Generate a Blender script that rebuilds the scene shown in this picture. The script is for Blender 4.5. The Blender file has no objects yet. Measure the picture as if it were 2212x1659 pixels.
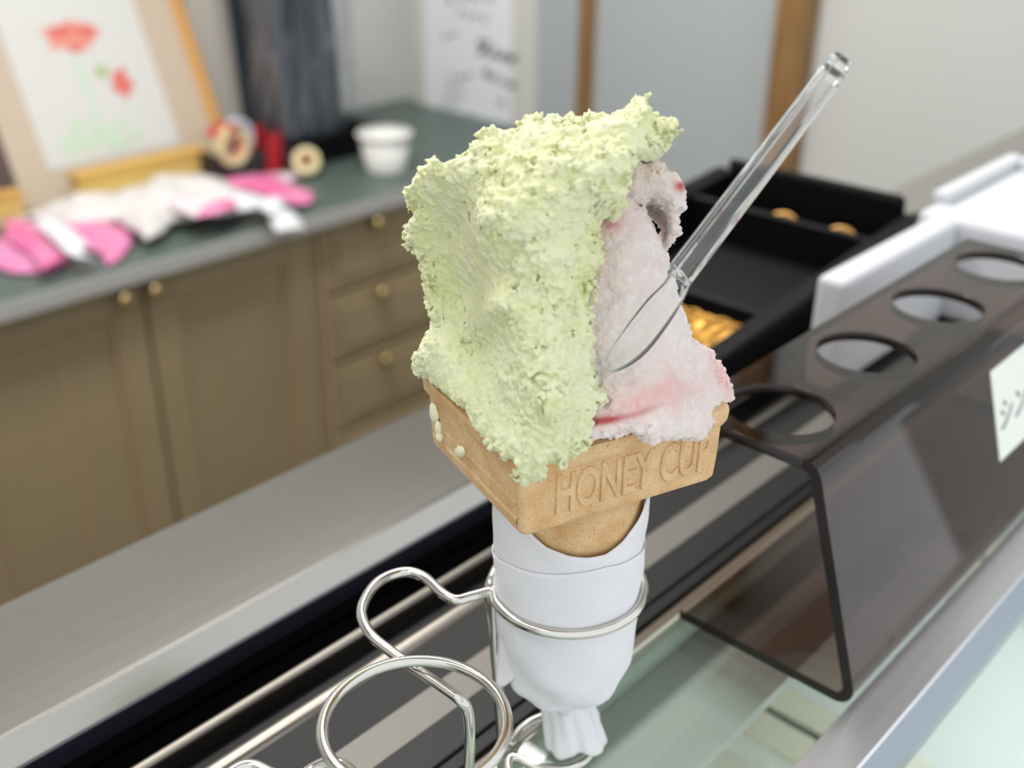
import bpy, bmesh, math, random
import numpy as np
from mathutils import Vector, Matrix
from math import radians, sin, cos, pi, hypot, atan2, sqrt, exp

# ------------------------------------------------------------------ camera, light, exposure
sc = bpy.context.scene
COL = sc.collection
W, H, F = 2212.0, 1659.0, 2400.0            # photograph frame and focal length in pixels
CAM = np.array([-.2267, -.1821, .2897])
YAW, PITCH, ROLL = radians(42.4), radians(26.85), radians(.6)
def cam_axes():
    fw = np.array([cos(YAW)*cos(PITCH), sin(YAW)*cos(PITCH), -sin(PITCH)])
    r = np.cross(fw, [0, 0, 1]); r /= np.linalg.norm(r)
    u = np.cross(r, fw)
    c, s = cos(ROLL), sin(ROLL)
    return c*r+s*u, -s*r+c*u, -fw
RT, UP, BK = cam_axes()
cd = bpy.data.cameras.new('camera'); cam = bpy.data.objects.new('camera', cd); COL.objects.link(cam)
cam.matrix_world = Matrix(((RT[0], UP[0], BK[0], CAM[0]), (RT[1], UP[1], BK[1], CAM[1]), (RT[2], UP[2], BK[2], CAM[2]), (0, 0, 0, 1)))
cd.sensor_width = 36; cd.lens = 36*F/W; cd.clip_start = .01; cd.clip_end = 60
cd.dof.use_dof = True; cd.dof.focus_distance = .315; cd.dof.aperture_fstop = 8.5
sc.camera = cam
sc.view_settings.view_transform = 'Standard'; sc.view_settings.look = 'None'
sc.view_settings.gamma = 1; sc.view_settings.use_curve_mapping = False
sc.view_settings.exposure = 0.14

wd = bpy.data.worlds.new('overcast'); sc.world = wd; wd.use_nodes = True
bg = wd.node_tree.nodes['Background']; bg.inputs[0].default_value = (.93, .97, 1, 1); bg.inputs[1].default_value = 1.1

def overhead_fill_light(loc, sx, sy, power):  # unseen area light, added overhead to brighten the room
    l = bpy.data.lights.new('overhead_fill', 'AREA'); l.shape = 'RECTANGLE'; l.size = sx; l.size_y = sy; l.energy = power
    l.color = (1, .985, .96)
    o = bpy.data.objects.new('overhead_fill_lamp', l); COL.objects.link(o); o.location = loc
    return o
overhead_fill_light((.40, .90, 1.33), 1.2, .3, 32)
overhead_fill_light((-.75, .45, 1.33), .3, 1.0, 5)

# ------------------------------------------------------------------ geometry helpers
def ray(x, y):
    return RT*(x-W/2)/F - UP*(y-H/2)/F - BK
def at(x, y, z=None, X=None, Y=None):
    d = ray(x, y)
    if z is not None: t = (z-CAM[2])/d[2]
    elif X is not None: t = (X-CAM[0])/d[0]
    else: t = (Y-CAM[1])/d[1]
    return CAM+d*t
HD = np.array([-.78, -.626, 0]); HD /= np.linalg.norm(HD)      # horizontal direction towards the front of the counter
HR = np.array([-HD[1], HD[0], 0])*-1.0
HR = np.cross(np.array([0, 0, 1.0]), HD)                       # horizontal, to the right of the cone
def ath(x, y, h):                                              # point on the upright plane h in front of the cone's axis
    d = ray(x, y); t = (h-HD@CAM)/(HD@d); return CAM+d*t

def srgb(r, g, b):
    f = lambda c: (c/255/12.92 if c/255 <= .04045 else ((c/255+.055)/1.055)**2.4)
    return (f(r), f(g), f(b), 1)

def link(name, me, mat=None, parent=None, smooth=False):
    o = bpy.data.objects.new(name, me); COL.objects.link(o)
    if mat: me.materials.append(mat)
    if parent: o.parent = parent
    if smooth:
        me.polygons.foreach_set('use_smooth', [True]*len(me.polygons))
    return o
def mesh(name, v, f, mat=None, parent=None, smooth=False):
    me = bpy.data.meshes.new(name); me.from_pydata([tuple(map(float, p)) for p in v], [], [tuple(map(int, q)) for q in f]); me.update()
    return link(name, me, mat, parent, smooth)
def tag(o, label, cat, group=None):
    o['label'] = label; o['category'] = cat
    if group: o['group'] = group
    return o
def struct(o): o['kind'] = 'structure'; return o
def empty(name, loc, label=None, cat=None, group=None):
    o = bpy.data.objects.new(name, None); COL.objects.link(o); o.location = tuple(map(float, loc)); o.empty_display_size = .02
    if label: tag(o, label, cat, group)
    return o
def box(name, lo, hi, mat, parent=None, bev=0.0, seg=2, base=None):
    """axis box between lo and hi (world), stored relative to parent empty location"""
    lo = np.array(lo, float); hi = np.array(hi, float)
    if parent is not None and base is None: base = wloc(parent)
    if base is not None: lo = lo-base; hi = hi-base
    bm = bmesh.new(); bmesh.ops.create_cube(bm, size=1)
    for v in bm.verts:
        v.co = Vector([(lo[i]+hi[i])/2+v.co[i]*(hi[i]-lo[i]) for i in range(3)])
    if bev > 0: bmesh.ops.bevel(bm, geom=list(bm.edges), offset=bev, segments=seg, profile=.5, affect='EDGES')
    me = bpy.data.meshes.new(name); bm.to_mesh(me); bm.free()
    return link(name, me, mat, parent)
def wloc(o):
    p = np.zeros(3)
    while o is not None:
        p += np.array(o.location); o = o.parent
    return p
def catmull(P, n=10, closed=False):
    P = [np.array(p, float) for p in P]; out = []; m = len(P)
    rng = range(m) if closed else range(m-1)
    for i in rng:
        g = lambda k: P[k % m] if closed else P[min(max(k, 0), m-1)]
        p0, p1, p2, p3 = g(i-1), g(i), g(i+1), g(i+2)
        for j in range(n):
            t = j/n
            out.append(.5*((2*p1)+(-p0+p2)*t+(2*p0-5*p1+4*p2-p3)*t*t+(-p0+3*p1-3*p2+p3)*t**3))
    if not closed: out.append(P[-1])
    return out
def tube(name, P, r, mat, parent=None, seg=14, closed=False, base=None):
    P = [np.array(p, float) for p in P]
    if base is None and parent is not None: base = wloc(parent)
    if base is not None: P = [p-base for p in P]
    n = len(P); v = []; f = []
    T = []
    for i in range(n):
        a = P[(i-1) % n] if (closed or i > 0) else P[i]; b = P[(i+1) % n] if (closed or i < n-1) else P[i]
        t = b-a; T.append(t/np.linalg.norm(t))
    N = np.cross(T[0], [0, 0, 1]); 
    if np.linalg.norm(N) < .1: N = np.cross(T[0], [1, 0, 0])
    N /= np.linalg.norm(N)
    rr = r if hasattr(r, '__len__') else [r]*n
    for i in range(n):
        N = N-T[i]*(N@T[i]); N /= np.linalg.norm(N); B = np.cross(T[i], N)
        for k in range(seg):
            a = 2*pi*k/seg; v.append(P[i]+rr[i]*(cos(a)*N+sin(a)*B))
    m = n if closed else n-1
    for i in range(m):
        for k in range(seg):
            f.append((i*seg+k, i*seg+(k+1) % seg, ((i+1) % n)*seg+(k+1) % seg, ((i+1) % n)*seg+k))
    if not closed:
        f.append(tuple(range(seg))[::-1]); f.append(tuple((n-1)*seg+k for k in range(seg)))
    return mesh(name, v, f, mat, parent, True)
def lathe(name, prof, mat, parent=None, seg=48, loc=(0, 0, 0), close=True):
    v = []; f = []
    for r, z in prof:
        for k in range(seg): a = 2*pi*k/seg; v.append((loc[0]+r*cos(a), loc[1]+r*sin(a), loc[2]+z))
    n = len(prof)
    for i in range(n-1):
        for k in range(seg): f.append((i*seg+k, i*seg+(k+1) % seg, (i+1)*seg+(k+1) % seg, (i+1)*seg+k))
    if close:
        f.append(tuple(range(seg))[::-1]); f.append(tuple((n-1)*seg+k for k in range(seg)))
    return mesh(name, v, f, mat, parent, True)
def prism(name, poly, x0, x1, mat, parent=None, base=None, axis=0):
    """2D profile extruded along an axis (0: profile is (y,z); 1: profile is (x,z))"""
    n = len(poly); v = []
    if base is None and parent is not None: base = wloc(parent)
    if base is None: base = np.zeros(3)
    for x in (x0, x1):
        for p in poly:
            q = (x, p[0], p[1]) if axis == 0 else (p[0], x, p[1])
            v.append(np.array(q, float)-base)
    f = [tuple(range(n)), tuple(range(n, 2*n))[::-1]]+[(i, i+n, (i+1) % n+n, (i+1) % n) for i in range(n)]
    o = mesh(name, v, f, mat, parent)
    bm = bmesh.new(); bm.from_mesh(o.data); bmesh.ops.recalc_face_normals(bm, faces=bm.faces); bm.to_mesh(o.data); bm.free()
    return o
def text_mesh(name, body, size, extr, mat, parent=None, sx=1.0, bevel=0.0, shear=0.0):
    cu = bpy.data.curves.new(name, 'FONT'); cu.body = body; cu.size = size; cu.extrude = extr; cu.align_x = 'CENTER'; cu.align_y = 'CENTER'
    cu.bevel_depth = bevel; cu.resolution_u = 3; cu.shear = shear
    t = bpy.data.objects.new(name, cu); COL.objects.link(t)
    bpy.context.view_layer.update()
    me = bpy.data.meshes.new_from_object(t.evaluated_get(bpy.context.evaluated_depsgraph_get()))
    bpy.data.objects.remove(t); me.materials.clear(); me.name = name
    for v in me.vertices: v.co.x *= sx
    return link(name, me, mat, parent)

# ------------------------------------------------------------------ materials
def mat(name, col, rough=.5, metal=0.0, spec=.5, noise=None, bump=None, sss=0.0, aniso=None, coat=0.0):
    m = bpy.data.materials.new(name); m.use_nodes = True
    nt = m.node_tree; b = nt.nodes['Principled BSDF']
    b.inputs['Base Color'].default_value = col; b.inputs['Roughness'].default_value = rough; b.inputs['Metallic'].default_value = metal
    b.inputs['Specular IOR Level'].default_value = spec
    if coat: b.inputs['Coat Weight'].default_value = coat
    if sss:
        b.inputs['Subsurface Weight'].default_value = sss; b.inputs['Subsurface Radius'].default_value = (1, .8, .6); b.inputs['Subsurface Scale'].default_value = .0009
    tc = None
    if noise or bump: tc = nt.nodes.new('ShaderNodeTexCoord')
    if noise:
        scale, col2, lo, hi = noise[:4]
        nz = nt.nodes.new('ShaderNodeTexNoise'); nz.inputs['Scale'].default_value = scale; nz.inputs['Detail'].default_value = 5
        src = tc.outputs['Object']
        if len(noise) > 4:
            mp = nt.nodes.new('ShaderNodeMapping'); mp.inputs['Scale'].default_value = noise[4]; nt.links.new(src, mp.inputs[0]); src = mp.outputs[0]
        nt.links.new(src, nz.inputs['Vector'])
        cr = nt.nodes.new('ShaderNodeValToRGB'); cr.color_ramp.elements[0].position = lo; cr.color_ramp.elements[1].position = hi
        cr.color_ramp.elements[0].color = col; cr.color_ramp.elements[1].color = col2
        nt.links.new(nz.outputs['Fac'], cr.inputs[0]); nt.links.new(cr.outputs[0], b.inputs['Base Color'])
    if bump:
        scale, strength, dist = bump[:3]
        nz = nt.nodes.new('ShaderNodeTexNoise'); nz.inputs['Scale'].default_value = scale; nz.inputs['Detail'].default_value = 4
        src = tc.outputs['Object']
        if len(bump) > 3:
            mp = nt.nodes.new('ShaderNodeMapping'); mp.inputs['Scale'].default_value = bump[3]; nt.links.new(src, mp.inputs[0]); src = mp.outputs[0]
        nt.links.new(src, nz.inputs['Vector'])
        bp = nt.nodes.new('ShaderNodeBump'); bp.inputs['Strength'].default_value = strength; bp.inputs['Distance'].default_value = dist
        nt.links.new(nz.outputs['Fac'], bp.inputs['Height']); nt.links.new(bp.outputs[0], b.inputs['Normal'])
    return m
def sheet_glass(name, tint, ior=1.5, rough=0.0, vol=None):
    m = bpy.data.materials.new(name); m.use_nodes = True; nt = m.node_tree
    nt.nodes.remove(nt.nodes['Principled BSDF']); out = nt.nodes['Material Output']
    tr = nt.nodes.new('ShaderNodeBsdfTransparent'); tr.inputs[0].default_value = tint
    gl = nt.nodes.new('ShaderNodeBsdfGlossy'); gl.inputs['Roughness'].default_value = rough; gl.inputs[0].default_value = (1, 1, 1, 1)
    fr = nt.nodes.new('ShaderNodeFresnel'); fr.inputs[0].default_value = ior
    mx = nt.nodes.new('ShaderNodeMixShader')
    ge = nt.nodes.new('ShaderNodeNewGeometry'); mi = nt.nodes.new('ShaderNodeMix'); mi.inputs[2].default_value = ior; mi.inputs[3].default_value = 1/ior
    nt.links.new(ge.outputs['Backfacing'], mi.inputs[0]); nt.links.new(mi.outputs[0], fr.inputs[0])   # both faces of the sheet reflect alike
    nt.links.new(fr.outputs[0], mx.inputs[0]); nt.links.new(tr.outputs[0], mx.inputs[1]); nt.links.new(gl.outputs[0], mx.inputs[2])
    nt.links.new(mx.outputs[0], out.inputs['Surface'])
    if vol:
        va = nt.nodes.new('ShaderNodeVolumeAbsorption'); va.inputs['Color'].default_value = vol[0]; va.inputs['Density'].default_value = vol[1]
        nt.links.new(va.outputs[0], out.inputs['Volume'])
    return m
M = {}
M['steel'] = mat('brushed_steel', srgb(174, 171, 166), .2, 1, bump=(260, .05, .001, (.03, 1, 1)))
M['steel_dull'] = mat('dull_steel', srgb(112, 108, 102), .5, .25, .3)
M['chrome'] = mat('polished_wire', srgb(214, 211, 205), .16, 1, bump=(900, .03, .0004))
M['alu'] = mat('satin_aluminium', srgb(236, 236, 240), .30, 1, bump=(300, .06, .001, (.03, 1, 1)))
M['alu_shaded'] = mat('shaded_aluminium', srgb(150, 161, 173), .4, .2)  # rail front: same aluminium, its shade put into a darker bluish colour
M['black'] = mat('gloss_black', srgb(6, 6, 8), .25, 0, .15)
M['dark'] = mat('dark_grey_plastic', srgb(34, 34, 34), .5, 0, .2)
M['matteblack'] = mat('matte_black', srgb(9, 9, 10), .5, 0, .25)
M['wafer'] = None
M['cab'] = mat('taupe_lacquer', srgb(154, 136, 104), .38, noise=(3, srgb(145, 128, 98), .3, .7))
M['cab_edge'] = mat('taupe_edge', srgb(172, 146, 116), .3)
M['brass'] = mat('brass', srgb(190, 168, 120), .3, 1)
M['top'] = mat('green_laminate', srgb(88, 104, 97), .42, noise=(220, srgb(78, 92, 86), .4, .6))
M['topedge'] = mat('laminate_edge', srgb(172, 170, 166), .4)
M['wall'] = mat('warm_white_wall', srgb(206, 206, 202), .7)
M['wallgrey'] = mat('cool_grey_panel', srgb(178, 184, 186), .6)
M['board'] = mat('white_board', srgb(216, 214, 206), .6)
M['wood'] = mat('oak_post', srgb(150, 114, 68), .55, noise=(14, srgb(128, 94, 54), .35, .65, (6, 6, .6)))
M['floor'] = mat('floor_tile', srgb(120, 114, 106), .6)
M['ceil'] = mat('ceiling_paint', srgb(215, 214, 210), .8)
M['paper'] = mat('paper', srgb(240, 240, 246), .8)
M['ink'] = mat('ink', srgb(70, 74, 80), .8)
M['foam'] = mat('polystyrene', srgb(206, 207, 211), .8, bump=(400, .2, .001))
M['napkin'] = None
M['glass'] = sheet_glass('counter_glass', (.93, .955, .94, 1))
M['acryl'] = sheet_glass('smoked_acrylic', (1, 1, 1, 1), 1.49, 0, ((.50, .30, .23, 1), 270))
M['cup'] = mat('paper_cup', srgb(232, 231, 226), .6)

# napkin: white tissue with fine embossing
m = mat('tissue', srgb(232, 232, 236), .85, spec=.2); M['napkin'] = m
nt = m.node_tree; b = nt.nodes['Principled BSDF']; tc = nt.nodes.new('ShaderNodeTexCoord')
vo = nt.nodes.new('ShaderNodeTexVoronoi'); vo.inputs['Scale'].default_value = 650; nt.links.new(tc.outputs['Object'], vo.inputs['Vector'])
bp = nt.nodes.new('ShaderNodeBump'); bp.inputs['Strength'].default_value = .35; bp.inputs['Distance'].default_value = .0002
nt.links.new(vo.outputs['Distance'], bp.inputs['Height']); nt.links.new(bp.outputs[0], b.inputs['Normal'])
b.inputs['Subsurface Weight'].default_value = .25; b.inputs['Subsurface Radius'].default_value = (1, 1, 1); b.inputs['Subsurface Scale'].default_value = .002

# wafer: baked tan with pores
m = mat('baked_wafer', srgb(214, 174, 122), .62, spec=.35); M['wafer'] = m
nt = m.node_tree; b = nt.nodes['Principled BSDF']; tc = nt.nodes.new('ShaderNodeTexCoord')
n1 = nt.nodes.new('ShaderNodeTexNoise'); n1.inputs['Scale'].default_value = 120; n1.inputs['Detail'].default_value = 4
n2 = nt.nodes.new('ShaderNodeTexNoise'); n2.inputs['Scale'].default_value = 1400; n2.inputs['Detail'].default_value = 6
for n in (n1, n2): nt.links.new(tc.outputs['Object'], n.inputs['Vector'])
c1 = nt.nodes.new('ShaderNodeValToRGB'); c1.color_ramp.elements[0].position = .3; c1.color_ramp.elements[1].position = .7
c1.color_ramp.elements[0].color = srgb(204, 162, 110); c1.color_ramp.elements[1].color = srgb(222, 192, 148)
c2 = nt.nodes.new('ShaderNodeValToRGB'); c2.color_ramp.elements[0].position = .32; c2.color_ramp.elements[1].position = .46
c2.color_ramp.elements[0].color = srgb(205, 160, 112); c2.color_ramp.elements[1].color = (1, 1, 1, 1)
mx = nt.nodes.new('ShaderNodeMix'); mx.data_type = 'RGBA'; mx.blend_type = 'MULTIPLY'; mx.inputs[0].default_value = .5
nt.links.new(n1.outputs['Fac'], c1.inputs[0]); nt.links.new(n2.outputs['Fac'], c2.inputs[0])
nt.links.new(c1.outputs[0], mx.inputs[6]); nt.links.new(c2.outputs[0], mx.inputs[7]); nt.links.new(mx.outputs[2], b.inputs['Base Color'])
bp = nt.nodes.new('ShaderNodeBump'); bp.inputs['Strength'].default_value = .5; bp.inputs['Distance'].default_value = .0004
nt.links.new(n2.outputs['Fac'], bp.inputs['Height']); nt.links.new(bp.outputs[0], b.inputs['Normal'])

def ice_mat(name, sss):
    m = mat(name, (1, 1, 1, 1), .55, spec=.35, sss=sss); nt = m.node_tree; b = nt.nodes['Principled BSDF']
    at_ = nt.nodes.new('ShaderNodeAttribute'); at_.attribute_name = 'pigment'
    nt.links.new(at_.outputs['Color'], b.inputs['Base Color'])
    tc = nt.nodes.new('ShaderNodeTexCoord')
    nz = nt.nodes.new('ShaderNodeTexNoise'); nz.inputs['Scale'].default_value = 900; nz.inputs['Detail'].default_value = 6; nz.inputs['Roughness'].default_value = .7
    nt.links.new(tc.outputs['Object'], nz.inputs['Vector'])
    bp = nt.nodes.new('ShaderNodeBump'); bp.inputs['Strength'].default_value = .8; bp.inputs['Distance'].default_value = .0009
    nt.links.new(nz.outputs['Fac'], bp.inputs['Height']); nt.links.new(bp.outputs[0], b.inputs['Normal'])
    return m
M['ice'] = ice_mat('ice_cream', .22)

# ------------------------------------------------------------------ the room
ZF, ZC = -1.2, 1.36            # floor and ceiling
XW, YW = 1.7, 1.95             # end wall and back wall
struct(box('floor', (-3, -2.2, ZF-.05), (XW+.1, YW+.1, ZF), M['floor']))
struct(box('ceiling', (-1.4, -.1, ZC), (XW+.1, YW+.1, ZC+.05), M['ceil']))
struct(box('wall_back', (-1.4, YW, ZF), (XW+.1, YW+.1, ZC), M['wall']))
struct(box('wall_left_blocker', (-1.5, -.1, ZF), (-1.4, YW+.1, ZC), M['wall']))  # unseen wall, added to hold back light from the left
we = struct(box('wall_end', (XW, -1.0, ZF), (XW+.1, YW, ZC), M['wall']))
# grey panels between the posts of the end wall
yA, yB = at(1262, 200, X=XW)[1], at(1285, 200, X=XW)[1]
yC, yD = at(1672, 300, X=XW)[1], at(1736, 300, X=XW)[1]
yE, yF = at(1163, 150, X=XW)[1], at(908, 200, X=XW)[1]
def wall_piece(name, y0, y1, d, m, z0=ZF, z1=ZC-.002):
    return box(name, (XW-d, min(y0, y1), z0), (XW-.0005, max(y0, y1), z1), m, we)
wall_piece('wall_panel', yA, yE, .006, M['wallgrey'])
wall_piece('wall_panel', yB, yC, .006, M['wallgrey'])
for n, (a, b_, d) in enumerate(((yA, yB, .03), (yC, yD, .05))):
    o = box('trim_%d' % (n+1), (XW-d, min(a, b_), ZF), (XW, max(a, b_), ZC-.001), M['wood'], None, .003); struct(o)
bd = box('wall_board', (XW-.022, yE, ZF+.05), (XW-.0005, yF-.012, ZC-.05), M['board'], None, .004)
tag(bd, 'tall off-white board fixed to the end wall beside the corner', 'board')
# handwritten notice on the board
yl, yr = at(934, 150, X=XW)[1], at(1120, 150, X=XW)[1]; zb = at(1000, 268, X=XW)[2]
sg = empty('wall_notice', (XW-.024, (yl+yr)/2, zb), 'white paper notice with grey brush handwriting pinned on the wall board', 'notice')
box('paper_sheet', (XW-.0235, yr, zb), (XW-.0225, yl, zb+.42), M['paper'], sg)
random.seed(4)
v, f = [], []
def stroke(p0, p1, w):
    d = np.array([p1[0]-p0[0], p1[1]-p0[1]]); L = hypot(*d)
    if L < 1e-6: return
    nrm = np.array([-d[1], d[0]])/L*w/2; i = len(v)
    for p in (np.array(p0)+nrm, np.array(p0)-nrm, np.array(p1)-nrm*.5, np.array(p1)+nrm*.5):
        P = at(p[0], p[1], X=XW-.0238); v.append((XW-.0238-(XW-.024), P[1]-(yl+yr)/2, P[2]-zb))
    f.append((i, i+1, i+2, i+3))
def glyphs(x0, y0, x1, y1, n, s, w):
    for k in range(n):
        t = (k+.5)/n; cx_, cy_ = x0+(x1-x0)*t, y0+(y1-y0)*t
        for j in range(4):
            a = random.choice((0.1, 1.5, .9, 2.3))+random.uniform(-.2, .2); l = s*random.uniform(.3, .55)
            ox, oy = random.uniform(-.3, .3)*s, random.uniform(-.3, .3)*s
            stroke((cx_+ox-cos(a)*l, cy_+oy-sin(a)*l), (cx_+ox+cos(a)*l, cy_+oy+sin(a)*l), w)
glyphs(955, 0, 1070, -5, 4, 18, 3); glyphs(985, 30, 1055, 42, 4, 16, 2.2); glyphs(1040, 80, 1050, 110, 2, 22, 4.5)
glyphs(1035, 105, 1116, 128, 4, 24, 5); glyphs(955, 85, 990, 70, 2, 14, 2.5); glyphs(990, 165, 1020, 165, 2, 14, 3)
glyphs(1040, 155, 1112, 188, 4, 20, 4); glyphs(1078, 220, 1090, 220, 1, 20, 3); glyphs(1005, 250, 1040, 262, 3, 16, 3)
for k in range(6): stroke((975+k*6, 150+k*9), (950+k*4, 235+k*5), 1.6)
mesh('handwriting', v, f, M['ink'], sg)['kind'] = 'stuff'

# ------------------------------------------------------------------ back cabinet run
YC0 = 1.40; ZT = at(430, 560, Y=YC0-.02)[2]; ZT = -.342
X0c, X1c = -.6, XW-.01
xg = at(306, 600, Y=YC0)[0]; xs = at(686, 500, Y=YC0)[0]
ct = box('countertop', (X0c, YC0-.025, ZT-.03), (X1c, YW-.001, ZT), M['top'], None, .004)
tag(ct, 'long dark green laminate countertop with a grey front edge', 'countertop')
box('edge_strip', (X0c, YC0-.029, ZT-.030), (X1c, YC0-.0255, ZT-.001), M['topedge'], ct, .0015)
cb = empty('base_cabinet', ((X0c+xs)/2, YC0+.25, ZF), 'taupe base cabinet with framed doors and brass knobs under the countertop', 'cabinet')
box('carcass', (X0c, YC0+.022, ZF+.08), (xs-.002, YW-.005, ZT-.031), M['cab'], cb)
box('plinth', (X0c, YC0+.06, ZF), (xs-.002, YC0+.1, ZF+.08), M['cab'], cb)
ztop = ZT-.034
def knob(c, parent):
    base = wloc(parent); v = []; f = []; seg = 20
    prof = [(.006, 0), (.0055, -.008), (.011, -.012), (.0145, -.018), (.013, -.024), (.007, -.028), (.0005, -.0285)]
    for r, d in prof:
        for k in range(seg): a = 2*pi*k/seg; v.append((c[0]+r*cos(a)-base[0], c[1]+d-base[1], c[2]+r*sin(a)-base[2]))
    for i in range(len(prof)-1):
        for k in range(seg): f.append((i*seg+k, (i+1)*seg+k, (i+1)*seg+(k+1) % seg, i*seg+(k+1) % seg))
    return mesh('knob', v, f, M['brass'], parent, True)
def door(x0, x1, z0, z1, parent, kn, stile=.05, name='door', bead=None):
    base = wloc(parent)
    d = box(name, (x0, YC0+.012, z0), (x1, YC0+.021, z1), M['cab'], parent)
    for a, b_, c, e in ((x0, x0+stile, z0, z1), (x1-stile, x1, z0, z1), (x0+stile, x1-stile, z1-stile, z1), (x0+stile, x1-stile, z0, z0+stile)):
        box('frame_rail', (a, YC0, c), (b_, YC0+.0125, e), M['cab'], d, .002, base=base)
    w = .007
    for a, b_, c, e in ((x0+stile, x0+stile+w, z0+stile, z1-stile), (x1-stile-w, x1-stile, z0+stile, z1-stile), (x0+stile, x1-stile, z1-stile-w, z1-stile)):
        box('moulding', (a, YC0+.004, c), (b_, YC0+.0128, e), M['cab_edge'], d, .002, base=base)
    if bead: box('moulding', (bead, YC0+.009, z0+stile), (bead+.006, YC0+.0125, z1-stile), M['cab_edge'], d, .0015, base=base)
    k = knob(kn, parent); k.parent = d
    return d
k1 = at(270, 648, Y=YC0-.015); k2 = at(335, 628, Y=YC0-.015)
door(xg-.36, xg-.003, ZF+.09, ztop, cb, (k1[0], YC0, k1[2]), bead=at(140, 820, Y=YC0)[0])
door(xg+.003, xs-.022, ZF+.09, ztop, cb, (k2[0], YC0, k2[2]))
door(xg-.73, xg-.366, ZF+.09, ztop, cb, (xg-.70, YC0, k2[2]))
box('stile', (xs-.019, YC0+.004, ZF+.09), (xs-.002, YC0+.0215, ztop), M['cab'], cb, .003)
dc = empty('drawer_cabinet', (xs+.2, YC0+.25, ZF), 'taupe chest of drawers with brass knobs beside the framed doors', 'cabinet')
x1d = xs+.40
box('carcass', (xs, YC0+.022, ZF+.08), (x1d, YW-.005, ZT-.031), M['cab'], dc)
box('stile', (xs, YC0-.002, ZF+.09), (xs+.012, YC0+.0215, ztop), M['cab_edge'], dc, .003)
zs = [ztop, at(713, 642, Y=YC0)[2], at(726, 790, Y=YC0)[2]]
zs.append(zs[2]-(zs[1]-zs[2])*1.05); zs.append(ZF+.09)
kx = [at(815, 482, Y=YC0-.015), at(824, 632, Y=YC0-.015), at(833, 776, Y=YC0-.015)]
for i in range(4):
    a = zs[i]-.004; b_ = zs[i+1]+.004
    dr = box('drawer_front', (xs+.016, YC0, b_), (x1d-.004, YC0+.021, a), M['cab'], dc, .005)
    box('raised_panel', (xs+.04, YC0-.004, b_+.025), (x1d-.03, YC0+.001, a-.025), M['cab'], dr, .003, base=wloc(dc))
    kk = kx[i] if i < 3 else (kx[2][0], 0, (zs[3]+zs[4])/2)
    k = knob((kk[0], YC0-.002, kk[2]), dc); k.parent = dr
ec = empty('end_cabinet', (x1d+.1, YC0+.25, ZF), 'plain taupe end cabinet between the drawers and the end wall', 'cabinet')
box('carcass', (x1d+.002, YC0+.022, ZF+.08), (X1c, YW-.005, ZT-.031), M['cab'], ec)
door(x1d+.006, X1c-.004, ZF+.09, ztop, ec, (x1d+.05, YC0, k2[2]))

# ------------------------------------------------------------------ serving counter (display freezer)
XA, XB = -.75, 1.25
cn = empty('display_freezer', (.25, .03, ZF), 'long display freezer counter with glass top, black sliding tracks and steel edge', 'freezer counter')
box('glass_top', (XA, -.0645, -.006), (XB, .0112, -.0005), M['glass'], cn)
box('glass_edge', (XA, .0112, -.006), (XB, .0128, -.0002), mat('glass_edge_green', srgb(158, 160, 148), .2), cn)
box('seal_strip', (XA, .0128, -.0075), (XB, .0195, -.003), mat('tan_seal', srgb(88, 76, 62), .35), cn)
box('track', (XA, .0195, -.02), (XB, .0258, -.001), M['matteblack'], cn, .0008)
box('seal_backing', (XA, .0128, -.0200), (XB, .0195, -.0080), mat('pale_backing', srgb(158, 172, 162), .6), cn)
box('track', (XA, .0258, -.02), (XB, .0412, 0), M['dark'], cn, .0006)
box('steel_band', (XA, .0412, -.02), (XB, .0560, -.0006), M['steel_dull'], cn)
box('track', (XA, .0560, -.02), (XB, .0768, -.002), mat('charcoal', srgb(44, 44, 43), .55, 0, .15), cn)
railm = mat('rail_steel', srgb(140, 134, 126), .28, 1)
box('slide_rail', (XA, .0768, -.012), (XB, .0850, 0), railm, cn, .0034, 4)
box('track', (XA, .0850, -.02), (XB, .0975, -.008), M['black'], cn)
box('slide_rail', (XA, .0975, -.012), (XB, .1022, 0), railm, cn, .0018, 3)
box('gap_shade', (XA, .1022, -.03), (XB, .1295, -.020), mat('gap_shade_black', srgb(3, 3, 4), .6, 0, .05), cn)  # near-black colour stands in for the shade inside the gap
box('track', (XA, .1292, -.01), (XB, .1308, -.001), mat('indigo_lip', srgb(34, 34, 46), .3), cn)
prism('steel_edge', [(.1308, -.06), (.1308, -.0075), (.1318, -.0058), (.1428, .0022), (.1448, .0028), (.2150, .0028), (.2165, .0012), (.2165, -.06)], XA, XB, M['steel'], cn)
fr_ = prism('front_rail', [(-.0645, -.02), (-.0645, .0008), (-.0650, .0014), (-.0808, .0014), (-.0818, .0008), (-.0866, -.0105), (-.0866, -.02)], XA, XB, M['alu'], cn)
fr_.data.materials.append(M['alu_shaded'])
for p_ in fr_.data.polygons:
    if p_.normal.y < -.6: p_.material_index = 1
box('rail_lip', (XA, -.0672, -.003), (XB, -.0645, .0005), M['matteblack'], cn)
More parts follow.
